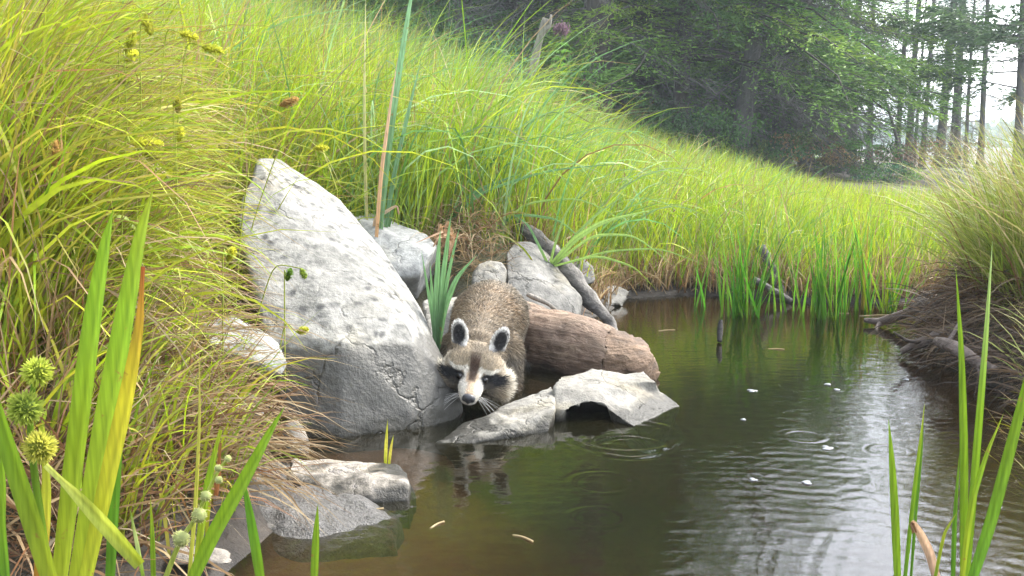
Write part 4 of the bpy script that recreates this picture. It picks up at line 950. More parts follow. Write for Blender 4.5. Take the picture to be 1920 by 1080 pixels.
# cattail behind the boulder
CT = np.array((.16, .30, .15)); zb = 2.62
blade_plant('cattail', 'tall blue-green cattail leaves with a pinkish dead edge rising behind the boulder', 'cattail',
            [strap(PX(zb, (708, 470), (722, 320), (742, 170), (765, 30), (785, -90)), .021, CT * .8, CT, CT * 1.2), strap(PX(zb - .03, (704, 470), (714, 330), (730, 210), (746, 108)), .011, (.50, .30, .15), (.58, .36, .24), (.5, .36, .26)),
             strap(PX(zb + .03, (716, 470), (738, 330), (768, 200), (790, 110)), .013, CT * .7, CT * .85, CT), strap(PX(zb + .05, (722, 460), (745, 350), (775, 260), (803, 225)), .008, CT * .6, DGR, CT),
             strap(PX(zb + .1, (690, 470), (684, 300), (683, 150), (686, -20)), .009, (.45, .40, .2), (.42, .42, .18), (.46, .44, .25)), strap(PX(zb + .02, (700, 440), (704, 408), (722, 398), (745, 384), (748, 402)), .011, (.40, .27, .17), (.52, .4, .28), (.36, .22, .14), tipw=.4)], None)
IR = np.array((.14, .28, .11))
blade_plant('iris', 'small fan of pale green sword leaves between boulder and raccoon', 'iris',
            [strap([P(818, 668, 2.05), P(x1, y1, 2.06), P(x2, y2, 2.07)] + ([P(*x3, 2.08)] if x3 else []), w, IR * .7, IR, IR * 1.15) for x1, y1, x2, y2, x3, w in
             ((812, 580, 806, 490, None, .010), (818, 560, 822, 470, (826, 430), .013), (826, 560, 838, 460, (846, 400), .013), (830, 570, 848, 480, (862, 425), .009), (832, 580, 856, 520, (894, 478), .014), (812, 600, 800, 530, (790, 470), .008), (822, 600, 836, 560, (866, 510), .007))], None)
SG = np.array((.24, .37, .09))
blade_plant('sedge', 'arching bright green sedge tuft growing on top of the driftwood', 'sedge',
            [strap([P(1032, 500, 2.84), P(1075, 450, 2.82), P(1130, 415, 2.8), P(1230, 392, 2.78)], .018, SG, SG * 1.05, SG * 1.2), strap([P(1032, 500, 2.84), P(1080, 440, 2.86), P(1120, 400, 2.9), P(1180, 360, 2.95)], .010, SG, SG, SG),
             strap([P(1034, 500, 2.84), P(1110, 440, 2.8), P(1190, 440, 2.76), P(1265, 500, 2.7)], .008, SG, SG, SG * 1.1), strap([P(1034, 500, 2.84), P(1120, 478, 2.78), P(1190, 500, 2.75), P(1232, 545, 2.72)], .007, SG, SG, YGR),
             strap([P(1036, 500, 2.84), P(1050, 540, 2.78), P(1075, 590, 2.72), P(1082, 620, 2.7)], .010, SG, IR, IR), strap([P(1030, 500, 2.84), P(1015, 470, 2.82), P(990, 420, 2.84), P(960, 400, 2.85)], .008, SG, IR, IR),
             strap([P(1030, 500, 2.84), P(1040, 460, 2.84), P(1060, 400, 2.88), P(1100, 340, 2.95)], .008, SG, SG, SG), strap([P(1038, 500, 2.84), P(1140, 470, 2.8), P(1240, 465, 2.8), P(1330, 500, 2.8)], .006, SG, SG, SG),
             strap([P(1060, 560, 2.74), P(1085, 600, 2.7), P(1102, 640, 2.64)], .008, YGR, YGR, YGR)], None)
blade_plant('sedge', 'long arching blue-green sedge leaves above the small tan stone', 'sedge',
            [strap([P(800, 450, 2.9), P(850, 395, 2.9), P(900, 355, 2.92), P(975, 325, 2.95)], .022, DGR, IR * .9, IR), strap([P(805, 450, 2.9), P(900, 360, 2.9), P(1030, 318, 2.92), P(1180, 306, 2.95)], .009, IR, IR * 1.1, IR),
             strap([P(900, 470, 2.95), P(915, 400, 2.95), P(925, 360, 2.97)], .008, SG, SG, YGR), strap([P(895, 470, 2.95), P(960, 400, 2.93), P(1050, 410, 2.88), P(1120, 480, 2.82)], .009, IR, IR, SG),
             strap([P(870, 470, 2.9), P(930, 430, 2.86), P(990, 470, 2.8), P(1030, 560, 2.7), P(1060, 620, 2.6)], .006, SG, YGR, YGR), strap([P(900, 470, 2.95), P(980, 380, 2.93), P(1090, 370, 2.9), P(1200, 430, 2.86)], .007, SG, SG, SG)], None)
blade_plant('dead_leaf', 'brown shrivelled seed cluster hanging over the dark hollow beside the pale rock', 'leaf',
            [strap([P(836, 440, 2.66) + rng.normal(0, .012, 3), P(836, 440, 2.64) + rng.normal(0, .02, 3), P(838, 450, 2.62) + rng.normal(0, .03, 3)], .008, (.34, .20, .10), (.42, .27, .15), (.25, .13, .07)) for _ in range(16)] +
            [strap([P(838, 450, 2.65), P(832, 490, 2.64), P(826, 520, 2.64)], .006, (.34, .2, .1), (.4, .25, .15))], None)

# reeds standing in the far shallows
def fan(px, py, n, hpx, spread, w, label, pal, name='reed', lean0=0.):
    c = W(px, py); Y = c[1]; b = np.tile(c, (n, 1)) + rng.normal(0, 1, (n, 3)) * np.array((.022 + spread * .03, .02, 0)); b[:, 2] = -.05
    L = hpx * Y / F_PX * rng.uniform(.45, 1.1, n) + .05
    col = pick(pal, n)
    V, fs, C = blades(b, L, rng.choice([1.5, -1.5], n) + rng.normal(0, .5, n), np.abs(rng.normal(lean0, spread, n)), rng.uniform(0, .35, n), w * rng.uniform(.6, 1.2, n), col * np.array((.9, .75, .7)), col, K=6, face=rng.uniform(-.6, .6, n), gutter=True)
    o = build(name, V, fs, M_LEAF, col=np.clip(C, .004, .9)); rebase(o); tag(o, label, 'reed')
VG = [(.075, .25, .018), (.12, .31, .022), (.20, .36, .035), (.055, .19, .02)]
fan(1385, 592, 40, 215, .20, .011, 'bushy fan of dark green reeds standing alone in the water', VG)
fan(1312, 575, 9, 150, .16, .008, 'few thin reeds at the far shore just beside the bushy fan', VG)
fan(1432, 588, 4, 110, .12, .008, 'short sparse reeds in the water before the grey stub', VG)
fan(1492, 585, 15, 160, .22, .009, 'medium reed clump leaning both ways beside the fallen stick', VG)
fan(1553, 596, 38, 225, .10, .011, 'tallest narrow upright reed clump in the far shallows', VG)
fan(1612, 580, 22, 200, .14, .011, 'dense reed clump with browned leaves beside the tallest clump', VG + [(.3, .2, .05)])
fan(1668, 584, 28, 170, .2, .009, 'yellowish reed clump nearest the overhanging tussock', VG + LIME)
fan(1590, 560, 9, 180, .16, .010, 'reeds at the back of the shallows against the meadow', VG + LIME)
fan(1470, 560, 6, 150, .2, .009, 'reeds growing round the grey broken stub', VG + LIME)

# ------------------------------------------------------------------ tussock on the right bank
parts = []
n = 4800; th = rng.uniform(0, 2 * math.pi, n); rr = np.sqrt(rng.random(n))
b = np.stack([1.58 + .38 * rr * np.cos(th), 2.42 + .44 * rr * np.sin(th), 0 * rr], -1); b[:, 2] = ground(b[:, 0], b[:, 1]) - .01
az = np.arctan2(b[:, 0] - 1.6, b[:, 1] - 2.4) + rng.normal(0, .7, n)
OL = [(.22, .28, .04), (.30, .33, .07), (.15, .22, .03), (.36, .32, .12), (.24, .33, .04)]
c = pick(OL, n); dm = rng.random(n) < .14; c[dm] = pick(DRY, dm.sum())
parts.append(blades(b, rng.uniform(.22, .55, n), az, rng.uniform(.0, .50, n) * (.25 + rr), rng.uniform(.1, 1.6, n), rng.uniform(.002, .005, n), c * np.array((.7, .6, .55)), c, K=7, c2=np.where((rng.random(n) < .3)[:, None], pick(DRY, n), c)))
n = 1100; th = rng.uniform(math.pi * .55, math.pi * 1.65, n)              # hanging dead grass and rootlets over the undercut edge
b = np.stack([1.56 + .34 * np.cos(th) * rng.uniform(.85, 1.05, n), 2.38 + .46 * np.sin(th) * rng.uniform(.85, 1.05, n), rng.uniform(.05, .20, n)], -1)
az = np.arctan2(np.cos(th), np.sin(th)) + rng.normal(0, .5, n); c = pick(DRY + BROWNR + [(.10, .06, .04), (.06, .04, .03)], n)
parts.append(blades(b, rng.uniform(.08, .26, n), az, rng.uniform(.9, 1.8, n), rng.uniform(1.0, 1.9, n), rng.uniform(.0016, .0042, n), c * .7, c * .6, K=6))
n = 1500; x = rng.uniform(.9, 1.5, n * 6); y = rng.uniform(1.75, 3.0, n * 6); dd = pond_sd(x, y); k = (dd > -.03) & (dd < .16) & (x > .93); x, y = x[k][:n], y[k][:n]; n = len(x)
b = np.stack([x, y, np.maximum(ground(x, y), 0) + rng.uniform(0, .09, n)], -1); c = pick([(.07, .045, .03), (.035, .025, .018), (.13, .09, .06), (.20, .14, .09)], n)
parts.append(blades(b, rng.uniform(.05, .20, n), -1.5 + .9 * rng.standard_normal(n), rng.uniform(.9, 2.2, n), rng.uniform(.2, 1.4, n), rng.uniform(.0018, .0050, n), c, c, K=4))
V, fs, C = join(parts); o = build('grass_tussock', V, fs, M_GRASS, col=np.clip(C, .004, .9)); rebase(o)
tag(o, 'big shaggy olive and straw tussock overhanging the right bank', 'tussock')
parts = []
b = scatter(420, .50, .66, 1.5, 2.0, .0, 1, lambda x, y: x > .86); n = len(b); c = pick([(.33, .36, .10), (.42, .40, .16), (.22, .30, .06)], n)
parts.append(blades(b, rng.uniform(.12, .30, n), rng.uniform(0, 6.3, n), rng.uniform(0, .6, n), rng.uniform(0, 1.2, n), rng.uniform(.0022, .005, n), c * .8, c, K=5))
b = scatter(300, .46, .62, 1.35, 1.8, -.06, 1, lambda x, y: x > .76); n = len(b); c = pick(DRY + YEL, n)
parts.append(blades(b, rng.uniform(.06, .16, n), rng.uniform(3.2, 6.2, n), rng.uniform(.4, 1.4, n), rng.uniform(0, .8, n), rng.uniform(.002, .004, n), c * .8, c, K=4))
V, fs, C = join(parts); o = build('pale_grass_clump', V, fs, M_GRASS, col=np.clip(C, .004, .9)); rebase(o)
tag(o, 'pale thin grass clump at the right water edge below the root', 'grass clump')

n = 5000; x = rng.uniform(.78, 2.6, n * 3); y = rng.uniform(.2, 2.6, n * 3); k = (pond_sd(x, y) > .04) & ~in_tussock(x, y) & (rng.random(n * 3) < 1.2 / (x + .2)); x, y = x[k][:n], y[k][:n]; n = len(x)
b = np.stack([x, y, ground(x, y) - .01], -1)
V, fs, C = grass_layer(b, rng.uniform(.08, .26, n) * np.interp(pond_sd(x, y), [0, .3], [.6, 1.2]), rng.uniform(.0025, .005, n), LIME + YEL, dry=.2, azm=0, azs=2.5, bend=(.1, 1.5), lean=(0, .6), K=5, basecol=(.14, .09, .04))
tag(build('right_bank_grass', V, fs, M_GRASS, col=np.clip(C, .005, .9)), kind='stuff')

# ------------------------------------------------------------------ sedge stalks with fuzzy heads in the near grass
def sedge_head(c, axis, L, r, col, seed):
    r_ = np.random.default_rng(seed); n = 190
    t = r_.random(n); axis = np.asarray(axis, float) / np.linalg.norm(axis)
    d = r_.standard_normal((n, 3)); d -= np.outer(d @ axis, axis); d /= np.linalg.norm(d, axis=1, keepdims=True)
    prof = r * np.sin(np.pi * np.clip(t * .9 + .08, 0, 1)) ** .6
    b = c + np.outer(t - .5, axis) * L + d * (prof * .35)[:, None]; e = b + d * (prof * .75)[:, None] + axis * L * .13
    s = np.cross(d, axis) * r * .17
    V = np.stack([b - s, b + s, e + s * .6, e - s * .6], 1).reshape(-1, 3); k = np.arange(n)[:, None] * 4
    C = np.repeat(np.asarray(col) * r_.uniform(.7, 1.25, (n, 1)), 4, 0)
    vi, fi = ico(np.zeros(3), (r * .5, r * .5, L * .5), sub=2)
    q = Vector((0, 0, 1)).rotation_difference(Vector(axis)).to_matrix(); vi = vi @ np.array(q).T + c
    return join([(V, [k + [0, 1, 2, 3]], C), (vi, [np.array(fi)], np.asarray(col) * .7)])
YH, TH, OH = (.62, .62, .07), (.6, .45, .16), (.52, .34, .12)
for k, (x, y, Y, ax, L, col, dx, what) in enumerate((
        (272, 268, 1.35, (1, .1, -.05), .040, YH, -110, 'fat yellow sedge head lying level on its bent stalk left of the boulder top'),
        (278, 48, 1.5, (-.25, 0, 1), .030, (.46, .46, .06), -60, 'upright olive sedge head highest in the left grass'),
        (243, 82, 1.55, (.5, 0, 1), .034, (.50, .50, .06), -70, 'leaning olive sedge head just below the highest one'),
        (245, 106, 1.5, (.3, .2, .3), .022, YH, -50, 'small round yellow sedge head under two olive ones'),
        (352, 66, 1.6, (1, 0, -.3), .028, YH, -120, 'yellow sedge head drooping near the top where the grass turns blue'),
        (398, 92, 1.6, (1, .1, -.25), .034, (.58, .60, .07), -140, 'long yellow-green sedge head below the drooping one'),
        (540, 192, 1.7, (.9, 0, .35), .032, OH, -150, 'orange-tan sedge head on a stalk sticking out above the boulder'),
        (104, 290, 1.3, (.15, 0, 1), .032, OH, -30, 'orange-brown sedge head standing alone near the left edge'),
        (333, 198, 1.5, (.05, 0, 1), .022, (.40, .38, .05), -40, 'short dark olive sedge head in the middle of the left grass'),
        (337, 252, 1.45, (.2, 0, 1), .022, YH, -40, 'short yellow sedge head above the level fat one'),
        (282, 292, 1.4, (1, 0, -.2), .026, (.45, .46, .07), -80, 'dull green sedge head hanging under the level fat one'),
        (232, 152, 1.5, (1, 0, .1), .028, (.45, .48, .07), -90, 'faint olive sedge head half hidden among the blades'),
        (600, 278, 2.0, (1, 0, .1), .03, YH, -190, 'yellow sedge head hanging over the top of the boulder'),
        (432, 478, 1.45, (.5, 0, 1), .022, YH, -50, 'bright yellow sedge head beside the left face of the boulder'),
        (568, 512, 1.7, (.4, 0, -1), .018, (.30, .40, .05), -150, 'green sedge head nodding against the pale boulder face'),
        (541, 516, 1.72, (.35, 0, 1), .022, (.14, .26, .03), -30, 'dark green sedge head in front of the boulder'),
        (566, 620, 1.66, (1, 0, .25), .020, YH, -90, 'tiny yellow sedge head at the wet line of the boulder'))):
    c = P(x, y, Y); a = np.array(ax, float); a /= np.linalg.norm(a); s0 = c - a * L * .5
    foot = np.array((c[0] + dx * Y / F_PX, Y + .06, 0)); foot[2] = gz(foot[0], foot[1])
    o = empty('sedge_stalk', foot, what, 'sedge', 'sedge stalks in the left bank grass')
    V, fs = tube(smooth_path([foot, foot + (c - foot) * np.array((.25, .3, .55)), foot + (c - foot) * np.array((.6, .7, 1.0)) + (0, 0, .015), s0], 18), np.linspace(.0016, .0009, 18), 5)
    build('stem', V, fs, M_LEAF, o, np.tile((.33, .38, .06), (len(V), 1)))
    V, fs, C = sedge_head(c, a, L, .0060 + L * .08, col, 200 + k); build('seed_head', V, fs, M_SEED, o, C)

# ------------------------------------------------------------------ flat pale domes standing in for sky glints, and straws afloat
m, nt, out = new_mat('glint'); p_ = N(nt, 'BsdfPrincipled'); p_.inputs['Base Color'].default_value = (.20, .21, .22, 1); p_.inputs['Roughness'].default_value = .3; nt.links.new(p_.outputs[0], out.inputs[0]); M_GLINT = m
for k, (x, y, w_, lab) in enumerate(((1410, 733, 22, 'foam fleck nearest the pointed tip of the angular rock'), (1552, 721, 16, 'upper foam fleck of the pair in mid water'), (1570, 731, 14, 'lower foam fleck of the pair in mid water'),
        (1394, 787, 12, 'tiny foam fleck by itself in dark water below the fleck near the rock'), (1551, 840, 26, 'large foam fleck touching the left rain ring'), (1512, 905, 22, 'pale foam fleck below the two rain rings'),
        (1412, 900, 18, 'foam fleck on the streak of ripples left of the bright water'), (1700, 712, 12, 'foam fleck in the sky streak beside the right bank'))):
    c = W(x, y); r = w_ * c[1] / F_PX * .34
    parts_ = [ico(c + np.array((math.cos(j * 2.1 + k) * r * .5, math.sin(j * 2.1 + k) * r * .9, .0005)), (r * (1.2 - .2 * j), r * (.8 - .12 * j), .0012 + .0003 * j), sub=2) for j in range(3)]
    v_, n_, f_ = remesh(parts_, .0012, 1); rebase(tag(build('glint_fleck', v_, f_, M_GLINT), lab, 'glint', 'foam flecks on the water'))
rgd = np.random.default_rng(12)
for k, (x, y, L_, rot, lab) in enumerate(((1250, 620, .05, .2, 'bent straw floating beyond the log end'), (1455, 655, .04, -.3, 'short straw floating between log and right bank'), (1640, 592, .10, .1, 'long pale straw floating by the forked root'),
        (1570, 588, .07, -.1, 'pale straw floating at the foot of the tallest reeds'), (820, 985, .03, .9, 'little twig floating near the bottom below the slab'), (980, 1010, .035, -.7, 'brown twig floating at the bottom edge of the pond'), (690, 960, .05, .5, 'straw caught at the edge of the wet silt'))):
    c = W(x, y); dv = np.array((math.cos(rot), math.sin(rot), 0))
    V, fs = tube(smooth_path([c - dv * L_ * .5, c + (0, .004, .001), c + dv * L_ * .5 + (0, -.003, .002)], 8), .0016, 6); o = build('straw', V, fs, M_GRASS, col=np.tile((.40, .31, .17), (len(V), 1))); rebase(o); tag(o, lab, 'straw', 'bits of straw afloat')
# ------------------------------------------------------------------ forest
HEM = [(.06, .15, .032), (.085, .195, .038), (.125, .25, .045), (.05, .12, .034)]
PINE = [(.06, .125, .065), (.085, .155, .075), (.11, .18, .08), (.05, .10, .055)]
BRT = [(.17, .29, .045), (.22, .33, .05), (.13, .24, .045)]
def tufts(c, d, L, w, flat, rg, nrm=None):
    """leaf-sized diamonds: c centres, d directions"""
    n = len(c); up = np.tile((0, 0, 1.), (n, 1)) * flat + rg.standard_normal((n, 3)) * (1 - flat) * 1.2
    s = np.cross(d, up); s /= np.linalg.norm(s, axis=1, keepdims=True) + 1e-9
    L = L[:, None]; w = w[:, None]
    V = np.stack([c, c + d * L * .45 - s * w, c + d * L, c + d * L * .45 + s * w], 1).reshape(-1, 3)
    return V, np.arange(n)[:, None] * 4 + [0, 1, 2, 3]
def thin(p0, p1, r0, r1, rg):
    """three-sided tapering twigs from p0 to p1"""
    n = len(p0); T = p1 - p0; T /= np.linalg.norm(T, axis=1, keepdims=True) + 1e-9
    a = np.cross(T, rg.standard_normal((n, 3))); a /= np.linalg.norm(a, axis=1, keepdims=True) + 1e-9; b = np.cross(T, a)
    V = []
    for p, r in ((p0, r0), (p1, r1)):
        r = np.broadcast_to(r, (n,))[:, None]
        for k in range(3): V.append(p + r * (math.cos(k * 2.094) * a + math.sin(k * 2.094) * b))
    V = np.stack(V, 1).reshape(-1, 3); k = np.arange(n)[:, None] * 6
    return V, np.concatenate([k + [i, (i + 1) % 3, 3 + (i + 1) % 3, 3 + i] for i in range(3)])
def conifer(seed, H, r, z0, blen, nbr, pal, droop=.25, dead=0, deadlen=1.5, dead_z=(.5, 3), lean=(0, 0), tuft=.075, dens=1.0, flat=.65, sweep=None, bright=.25, low_extra=0, trunk_mat=None):
    """trunk, limbs/dead branches, crown as three meshes' data, foot at the origin"""
    rg = np.random.default_rng(seed)
    zz = np.concatenate([np.linspace(-.3, 3.5, 22), np.linspace(4, H, 14)])
    cx = lean[0] * zz + .06 * np.sin(zz * .5 + seed); cy = lean[1] * zz + .06 * np.cos(zz * .43 + seed)
    cx -= np.interp(0, zz, cx); cy -= np.interp(0, zz, cy)
    pth = np.stack([cx, cy, zz], -1); rad = r * np.clip(1 - zz / H, .03, 1) ** .8 * (1 + .55 * np.exp(-np.maximum(zz, 0) / .18))
    trunk = tube(pth, rad, 12, .12, seed, freq=5)
    at = lambda z: np.stack([np.interp(z, zz, cx), np.interp(z, zz, cy), z], -1)
    limbs, tc, td, tl, tw, tcol = [], [], [], [], [], []
    zb = np.concatenate([z0 + (H * .97 - z0) * rg.random(nbr) ** 1.3, rg.uniform(z0, min(z0 + 2.2, H), low_extra)]); nb = len(zb)
    az = rg.uniform(0, 6.283, nb)
    if sweep is not None: k = rg.random(nb) < .6; az[k] = sweep + rg.normal(0, .8, k.sum())
    for z, a in zip(zb, az):
        t = (z - z0) / max(H - z0, .1); L = blen * (1 - t) ** .75 * rg.uniform(.6, 1.1) + .15
        m_ = 9; s = np.linspace(0, 1, m_)
        dirv = np.array((math.sin(a), math.cos(a), 0)); pp = at(np.array([z]))[0] + np.outer(s * L, dirv)
        up = rg.uniform(-.05, .22)
        pp[:, 2] += L * (up * s - droop * s ** 2 * rg.uniform(.6, 1.5)) ; pp += rg.normal(0, .02 * L, (m_, 3)) * s[:, None]
        near = z < 4.5
        limbs.append(thin(pp[:-1], pp[1:], np.linspace(.016, .006, m_ - 1) * L / 1.5, np.linspace(.0145, .003, m_ - 1) * L / 1.5, rg))
        nt_ = int((26 if near else 12) * L * dens) + 3
        ts = rg.uniform(.18, 1, nt_) ** .8; b0 = np.stack([np.interp(ts, s, pp[:, i]) for i in range(3)], -1)
        side = rg.choice([-1, 1], nt_); ang = side * rg.uniform(.5, 1.15, nt_); ca, sa = np.cos(ang), np.sin(ang)
        dt = np.stack([dirv[0] * ca - dirv[1] * sa, dirv[0] * sa + dirv[1] * ca, rg.normal(-.12, .14, nt_)], -1)
        Lt = L * .34 * (1.1 - .75 * ts) * rg.uniform(.5, 1.2, nt_) + .08
        nq = 12 if near else 4; q = np.tile(np.linspace(.05, 1, nq), nt_); rep = lambda x: np.repeat(x, nq, 0)
        c = rep(b0) + rep(dt) * (rep(Lt) * q)[:, None] + rg.normal(0, .012, (nt_ * nq, 3)); c[:, 2] -= rep(Lt) * q ** 2 * .25
        d = rep(dt) + rg.normal(0, .45, (nt_ * nq, 3)) * np.array((1, 1, .5)); d /= np.linalg.norm(d, axis=1, keepdims=True)
        k = 1.0 if near else 2.6
        tc.append(c); td.append(d); tl.append(tuft * k * rg.uniform(.6, 1.3, len(c))); tw.append(tuft * k * .11 * rg.uniform(.7, 1.3, len(c)))
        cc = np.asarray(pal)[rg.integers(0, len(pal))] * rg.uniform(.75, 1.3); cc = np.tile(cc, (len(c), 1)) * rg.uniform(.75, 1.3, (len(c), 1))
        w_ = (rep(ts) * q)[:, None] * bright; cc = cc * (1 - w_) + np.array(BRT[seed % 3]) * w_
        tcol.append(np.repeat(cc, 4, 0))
    deadm = None
    if dead:
        zd = rg.uniform(*dead_z, dead); a = rg.uniform(0, 6.283, dead)
        if sweep is not None: k = rg.random(dead) < .7; a[k] = sweep + rg.normal(0, .7, k.sum())
        dp = []
        for z, aa in zip(zd, a):
            L = deadlen * rg.uniform(.35, 1.1); m_ = 7; s = np.linspace(0, 1, m_)
            dirv = np.array((math.sin(aa), math.cos(aa), 0)); pp = at(np.array([z]))[0] + np.outer(s * L, dirv)
            pp[:, 2] += L * (.1 * s - rg.uniform(.25, .75) * s ** 1.5); pp += rg.normal(0, .025 * L, (m_, 3)) * s[:, None]
            dp.append(thin(pp[:-1], pp[1:], np.linspace(.011, .004, m_ - 1), np.linspace(.010, .003, m_ - 1), rg))
            ns = int(16 * L) + 4; ts = rg.uniform(.2, 1, ns); b0 = np.stack([np.interp(ts, s, pp[:, i]) for i in range(3)], -1)
            ang = rg.choice([-1, 1], ns) * rg.uniform(.4, 1.0, ns)
            dt = np.stack([dirv[0] * np.cos(ang) - dirv[1] * np.sin(ang), dirv[0] * np.sin(ang) + dirv[1] * np.cos(ang), rg.normal(-.45, .3, ns)], -1)
            e = b0 + dt * (L * rg.uniform(.1, .38, ns))[:, None]
            dp.append(thin(b0, e, .0042, .0018, rg))
            k2 = rg.integers(0, ns, ns); f0 = b0[k2] + (e[k2] - b0[k2]) * rg.uniform(.3, .9, (ns, 1)); dp.append(thin(f0, f0 + rg.normal(0, .09, (ns, 3)) + np.array((0, 0, -.05)), .003, .0012, rg))
        Vd, fd, _ = join([(a_, [b_], None) for a_, b_ in dp]); deadm = (Vd, fd)
    Vl, fl, _ = join([(a_, [b_], None) for a_, b_ in limbs]) if limbs else (None, None, None)
    crown = None
    if tc:
        Vc, Qc = tufts(np.concatenate(tc), np.concatenate(td), np.concatenate(tl), np.concatenate(tw), flat, rg); crown = (Vc, Qc, np.concatenate(tcol))
    return dict(trunk=trunk, limbs=(Vl, fl) if limbs else None, dead=deadm, crown=crown)
def make_tree(kind, name, data, bark, label, cat='tree', group=None, loc=(0, 0, 0), rz=0, sc=1.0):
    o = empty(name, loc, label, cat, group); o.rotation_euler = (0, 0, rz); o.scale = (sc, sc, sc)
    Vt, ft = data['trunk']; tw = []
    if data['limbs']: Vt, ft, _ = join([(Vt, ft, None), (*data['limbs'], None)])
    if data['dead']: tw = [f + len(Vt) for f in data['dead'][1]]; Vt = np.concatenate([Vt, data['dead'][0]])
    build('trunk', Vt, ft, bark, o, loc=1, mat2=M_TWIG, second=tw)
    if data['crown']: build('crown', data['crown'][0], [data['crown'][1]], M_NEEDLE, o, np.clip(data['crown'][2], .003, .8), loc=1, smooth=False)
    return o
def copy_tree(src, loc, rz, sc, label, group=None):
    o = src.copy(); COL.objects.link(o); o.location = loc; o.rotation_euler = (0, 0, rz); o.scale = (sc, sc, sc); o['label'] = label
    if group: o['group'] = group
    for ch in src.children:
        c = ch.copy(); COL.objects.link(c); c.parent = o
    return o
def at(px, Y, dz=0.):
    x = (px - 960) / F_PX * Y / math.cos(PITCH) * (1 / (1 + .0)); return (x, Y, gz(x, Y) + dz)
T = {}
# the trees that stand out
T['dark'] = make_tree('conifer', 'conifer', conifer(1, 15, .18, 2.0, 2.9, 80, HEM, dead=30, deadlen=1.4, dead_z=(.4, 2.4), low_extra=5), M_BARK, 'dark thick-trunked conifer at the meadow edge beside the purple flower', loc=at(1112, 11.5), rz=.4)
T['hem'] = make_tree('conifer', 'hemlock', conifer(2, 6.4, .11, 1.2, 2.8, 90, HEM + BRT, droop=.32, low_extra=22, bright=.7, dead=8, dead_z=(.3, 1.5)), M_BARK, 'hemlock with low bright green drooping sprays left of the leaning trunk', loc=at(1265, 12.6), rz=1.9)
T['lean'] = make_tree('conifer', 'conifer', conifer(3, 6.5, .13, 2.4, 1.8, 26, HEM, dead=64, deadlen=1.75, dead_z=(.4, 2.8), lean=(.13, .02), sweep=1.7), M_BARKG, 'leaning grey trunk with masses of drooping dead twigs', loc=at(1375, 12.4), rz=0)
T['grey'] = make_tree('conifer', 'conifer', conifer(4, 12, .14, 1.9, 2.4, 60, HEM, dead=36, deadlen=1.8, dead_z=(.4, 2.6), low_extra=6), M_BARKG, 'grey-barked conifer deep in shade behind the reaching grass at upper left', loc=at(872, 12.5), rz=2.6)
T['pine'] = make_tree('conifer', 'pine', conifer(5, 6.2, .085, 1.5, 1.1, 22, PINE, droop=.10, dens=.8, flat=.75, dead=14, deadlen=1.2, dead_z=(.6, 3.0), low_extra=5), M_BARKG, 'pine with flat layered sprays standing where the dark wood ends', loc=at(1580, 17.5), rz=.2)
T['short'] = make_tree('conifer', 'conifer', conifer(12, 4.9, .10, 1.0, 2.1, 40, HEM + BRT, droop=.26, dead=26, deadlen=1.3, dead_z=(.3, 2.2), low_extra=16, bright=.5), M_BARKG, 'conifer with one flat bright spray low over the brown brush', loc=at(1500, 14.2), rz=3.4)
T['bare'] = make_tree('conifer', 'pine', conifer(6, 6.8, .090, 2.5, 1.0, 16, PINE, droop=.08, dens=.75, flat=.75, dead=12, deadlen=.9, dead_z=(.8, 4), low_extra=0), M_BARKG, 'thickest straight pine trunk against the white sky', loc=at(1746, 18.5), rz=0, sc=1.0)
T['thin'] = make_tree('conifer', 'pine', conifer(8, 6.4, .048, 1.9, .75, 15, PINE, droop=.06, dens=.8, flat=.75, dead=10, deadlen=.7, dead_z=(.6, 3.5), lean=(.012, 0), low_extra=2), M_BARKG, 'slim pine pole just before the white sky gap begins', loc=at(1714, 18.0), rz=1.0)
FG = 'conifers along the meadow edge'
for k, (kind, px, Y, rz, sc, lab) in enumerate((
        ('grey', 1032, 13.5, .7, .95, 'brownish shaded conifer trunk behind the weathered snag'),
        ('hem', 960, 13.2, 4.2, .9, 'low hemlock with dark boughs behind the snag and the arching grass'),
        ('dark', 1180, 13.6, 2.2, .95, 'dark conifer filling the gap beside the thick-trunked one'),
        ('short', 1310, 15.2, .4, 1.05, 'tall hemlock behind the dead twigs of the leaning trunk'),
        ('short', 1445, 13.6, 5.2, .95, 'grey conifer with dead lower limbs right of the leaning trunk'),
        ('short', 1560, 15.6, 1.0, 1.0, 'bushy green conifer between the flat bright spray and the close pines'),
        ('short', 1400, 15.5, 2.3, 1.0, 'dark conifer behind the mass of dead twigs'),
        ('pine', 1545, 16.2, 3.3, .95, 'pine in front of the last dark conifers, sprays lit from the sky gap'),
        ('pine', 1618, 19.5, 2.0, .8, 'grey pine in the close row just left of the sky gap'),
        ('thin', 1668, 18.6, 2.6, 1.1, 'slender grey pole between two close pines by the sky gap'),
        ('bare', 1690, 20.0, 1.4, .9, 'grey pine whose trunk borders the white sky'),
        ('thin', 1590, 17.0, 4.1, 1.0, 'slender pole in front of the layered pine'),
        ('bare', 1778, 19.5, 2.4, .85, 'second thick pine trunk in the sky gap, close to the thickest'),
        ('thin', 1766, 21.0, .3, 1.0, 'thin pole squeezed between the two thick trunks in the sky gap'),
        ('thin', 1795, 20.0, 3.9, .9, 'thin pole just right of the two thick trunks in the sky gap'),
        ('thin', 1822, 18.0, 5.0, 1.15, 'dark pine pole with flat tufts standing alone in the right sky'),
        ('thin', 1700, 22.0, 2.2, .8, 'thinnest far pole at the left side of the sky gap'),
        ('bare', 1905, 17.0, 4.4, .8, 'pine at the right edge rising behind the tussock'))):
    copy_tree(T[kind], at(px, Y), rz, sc, lab)
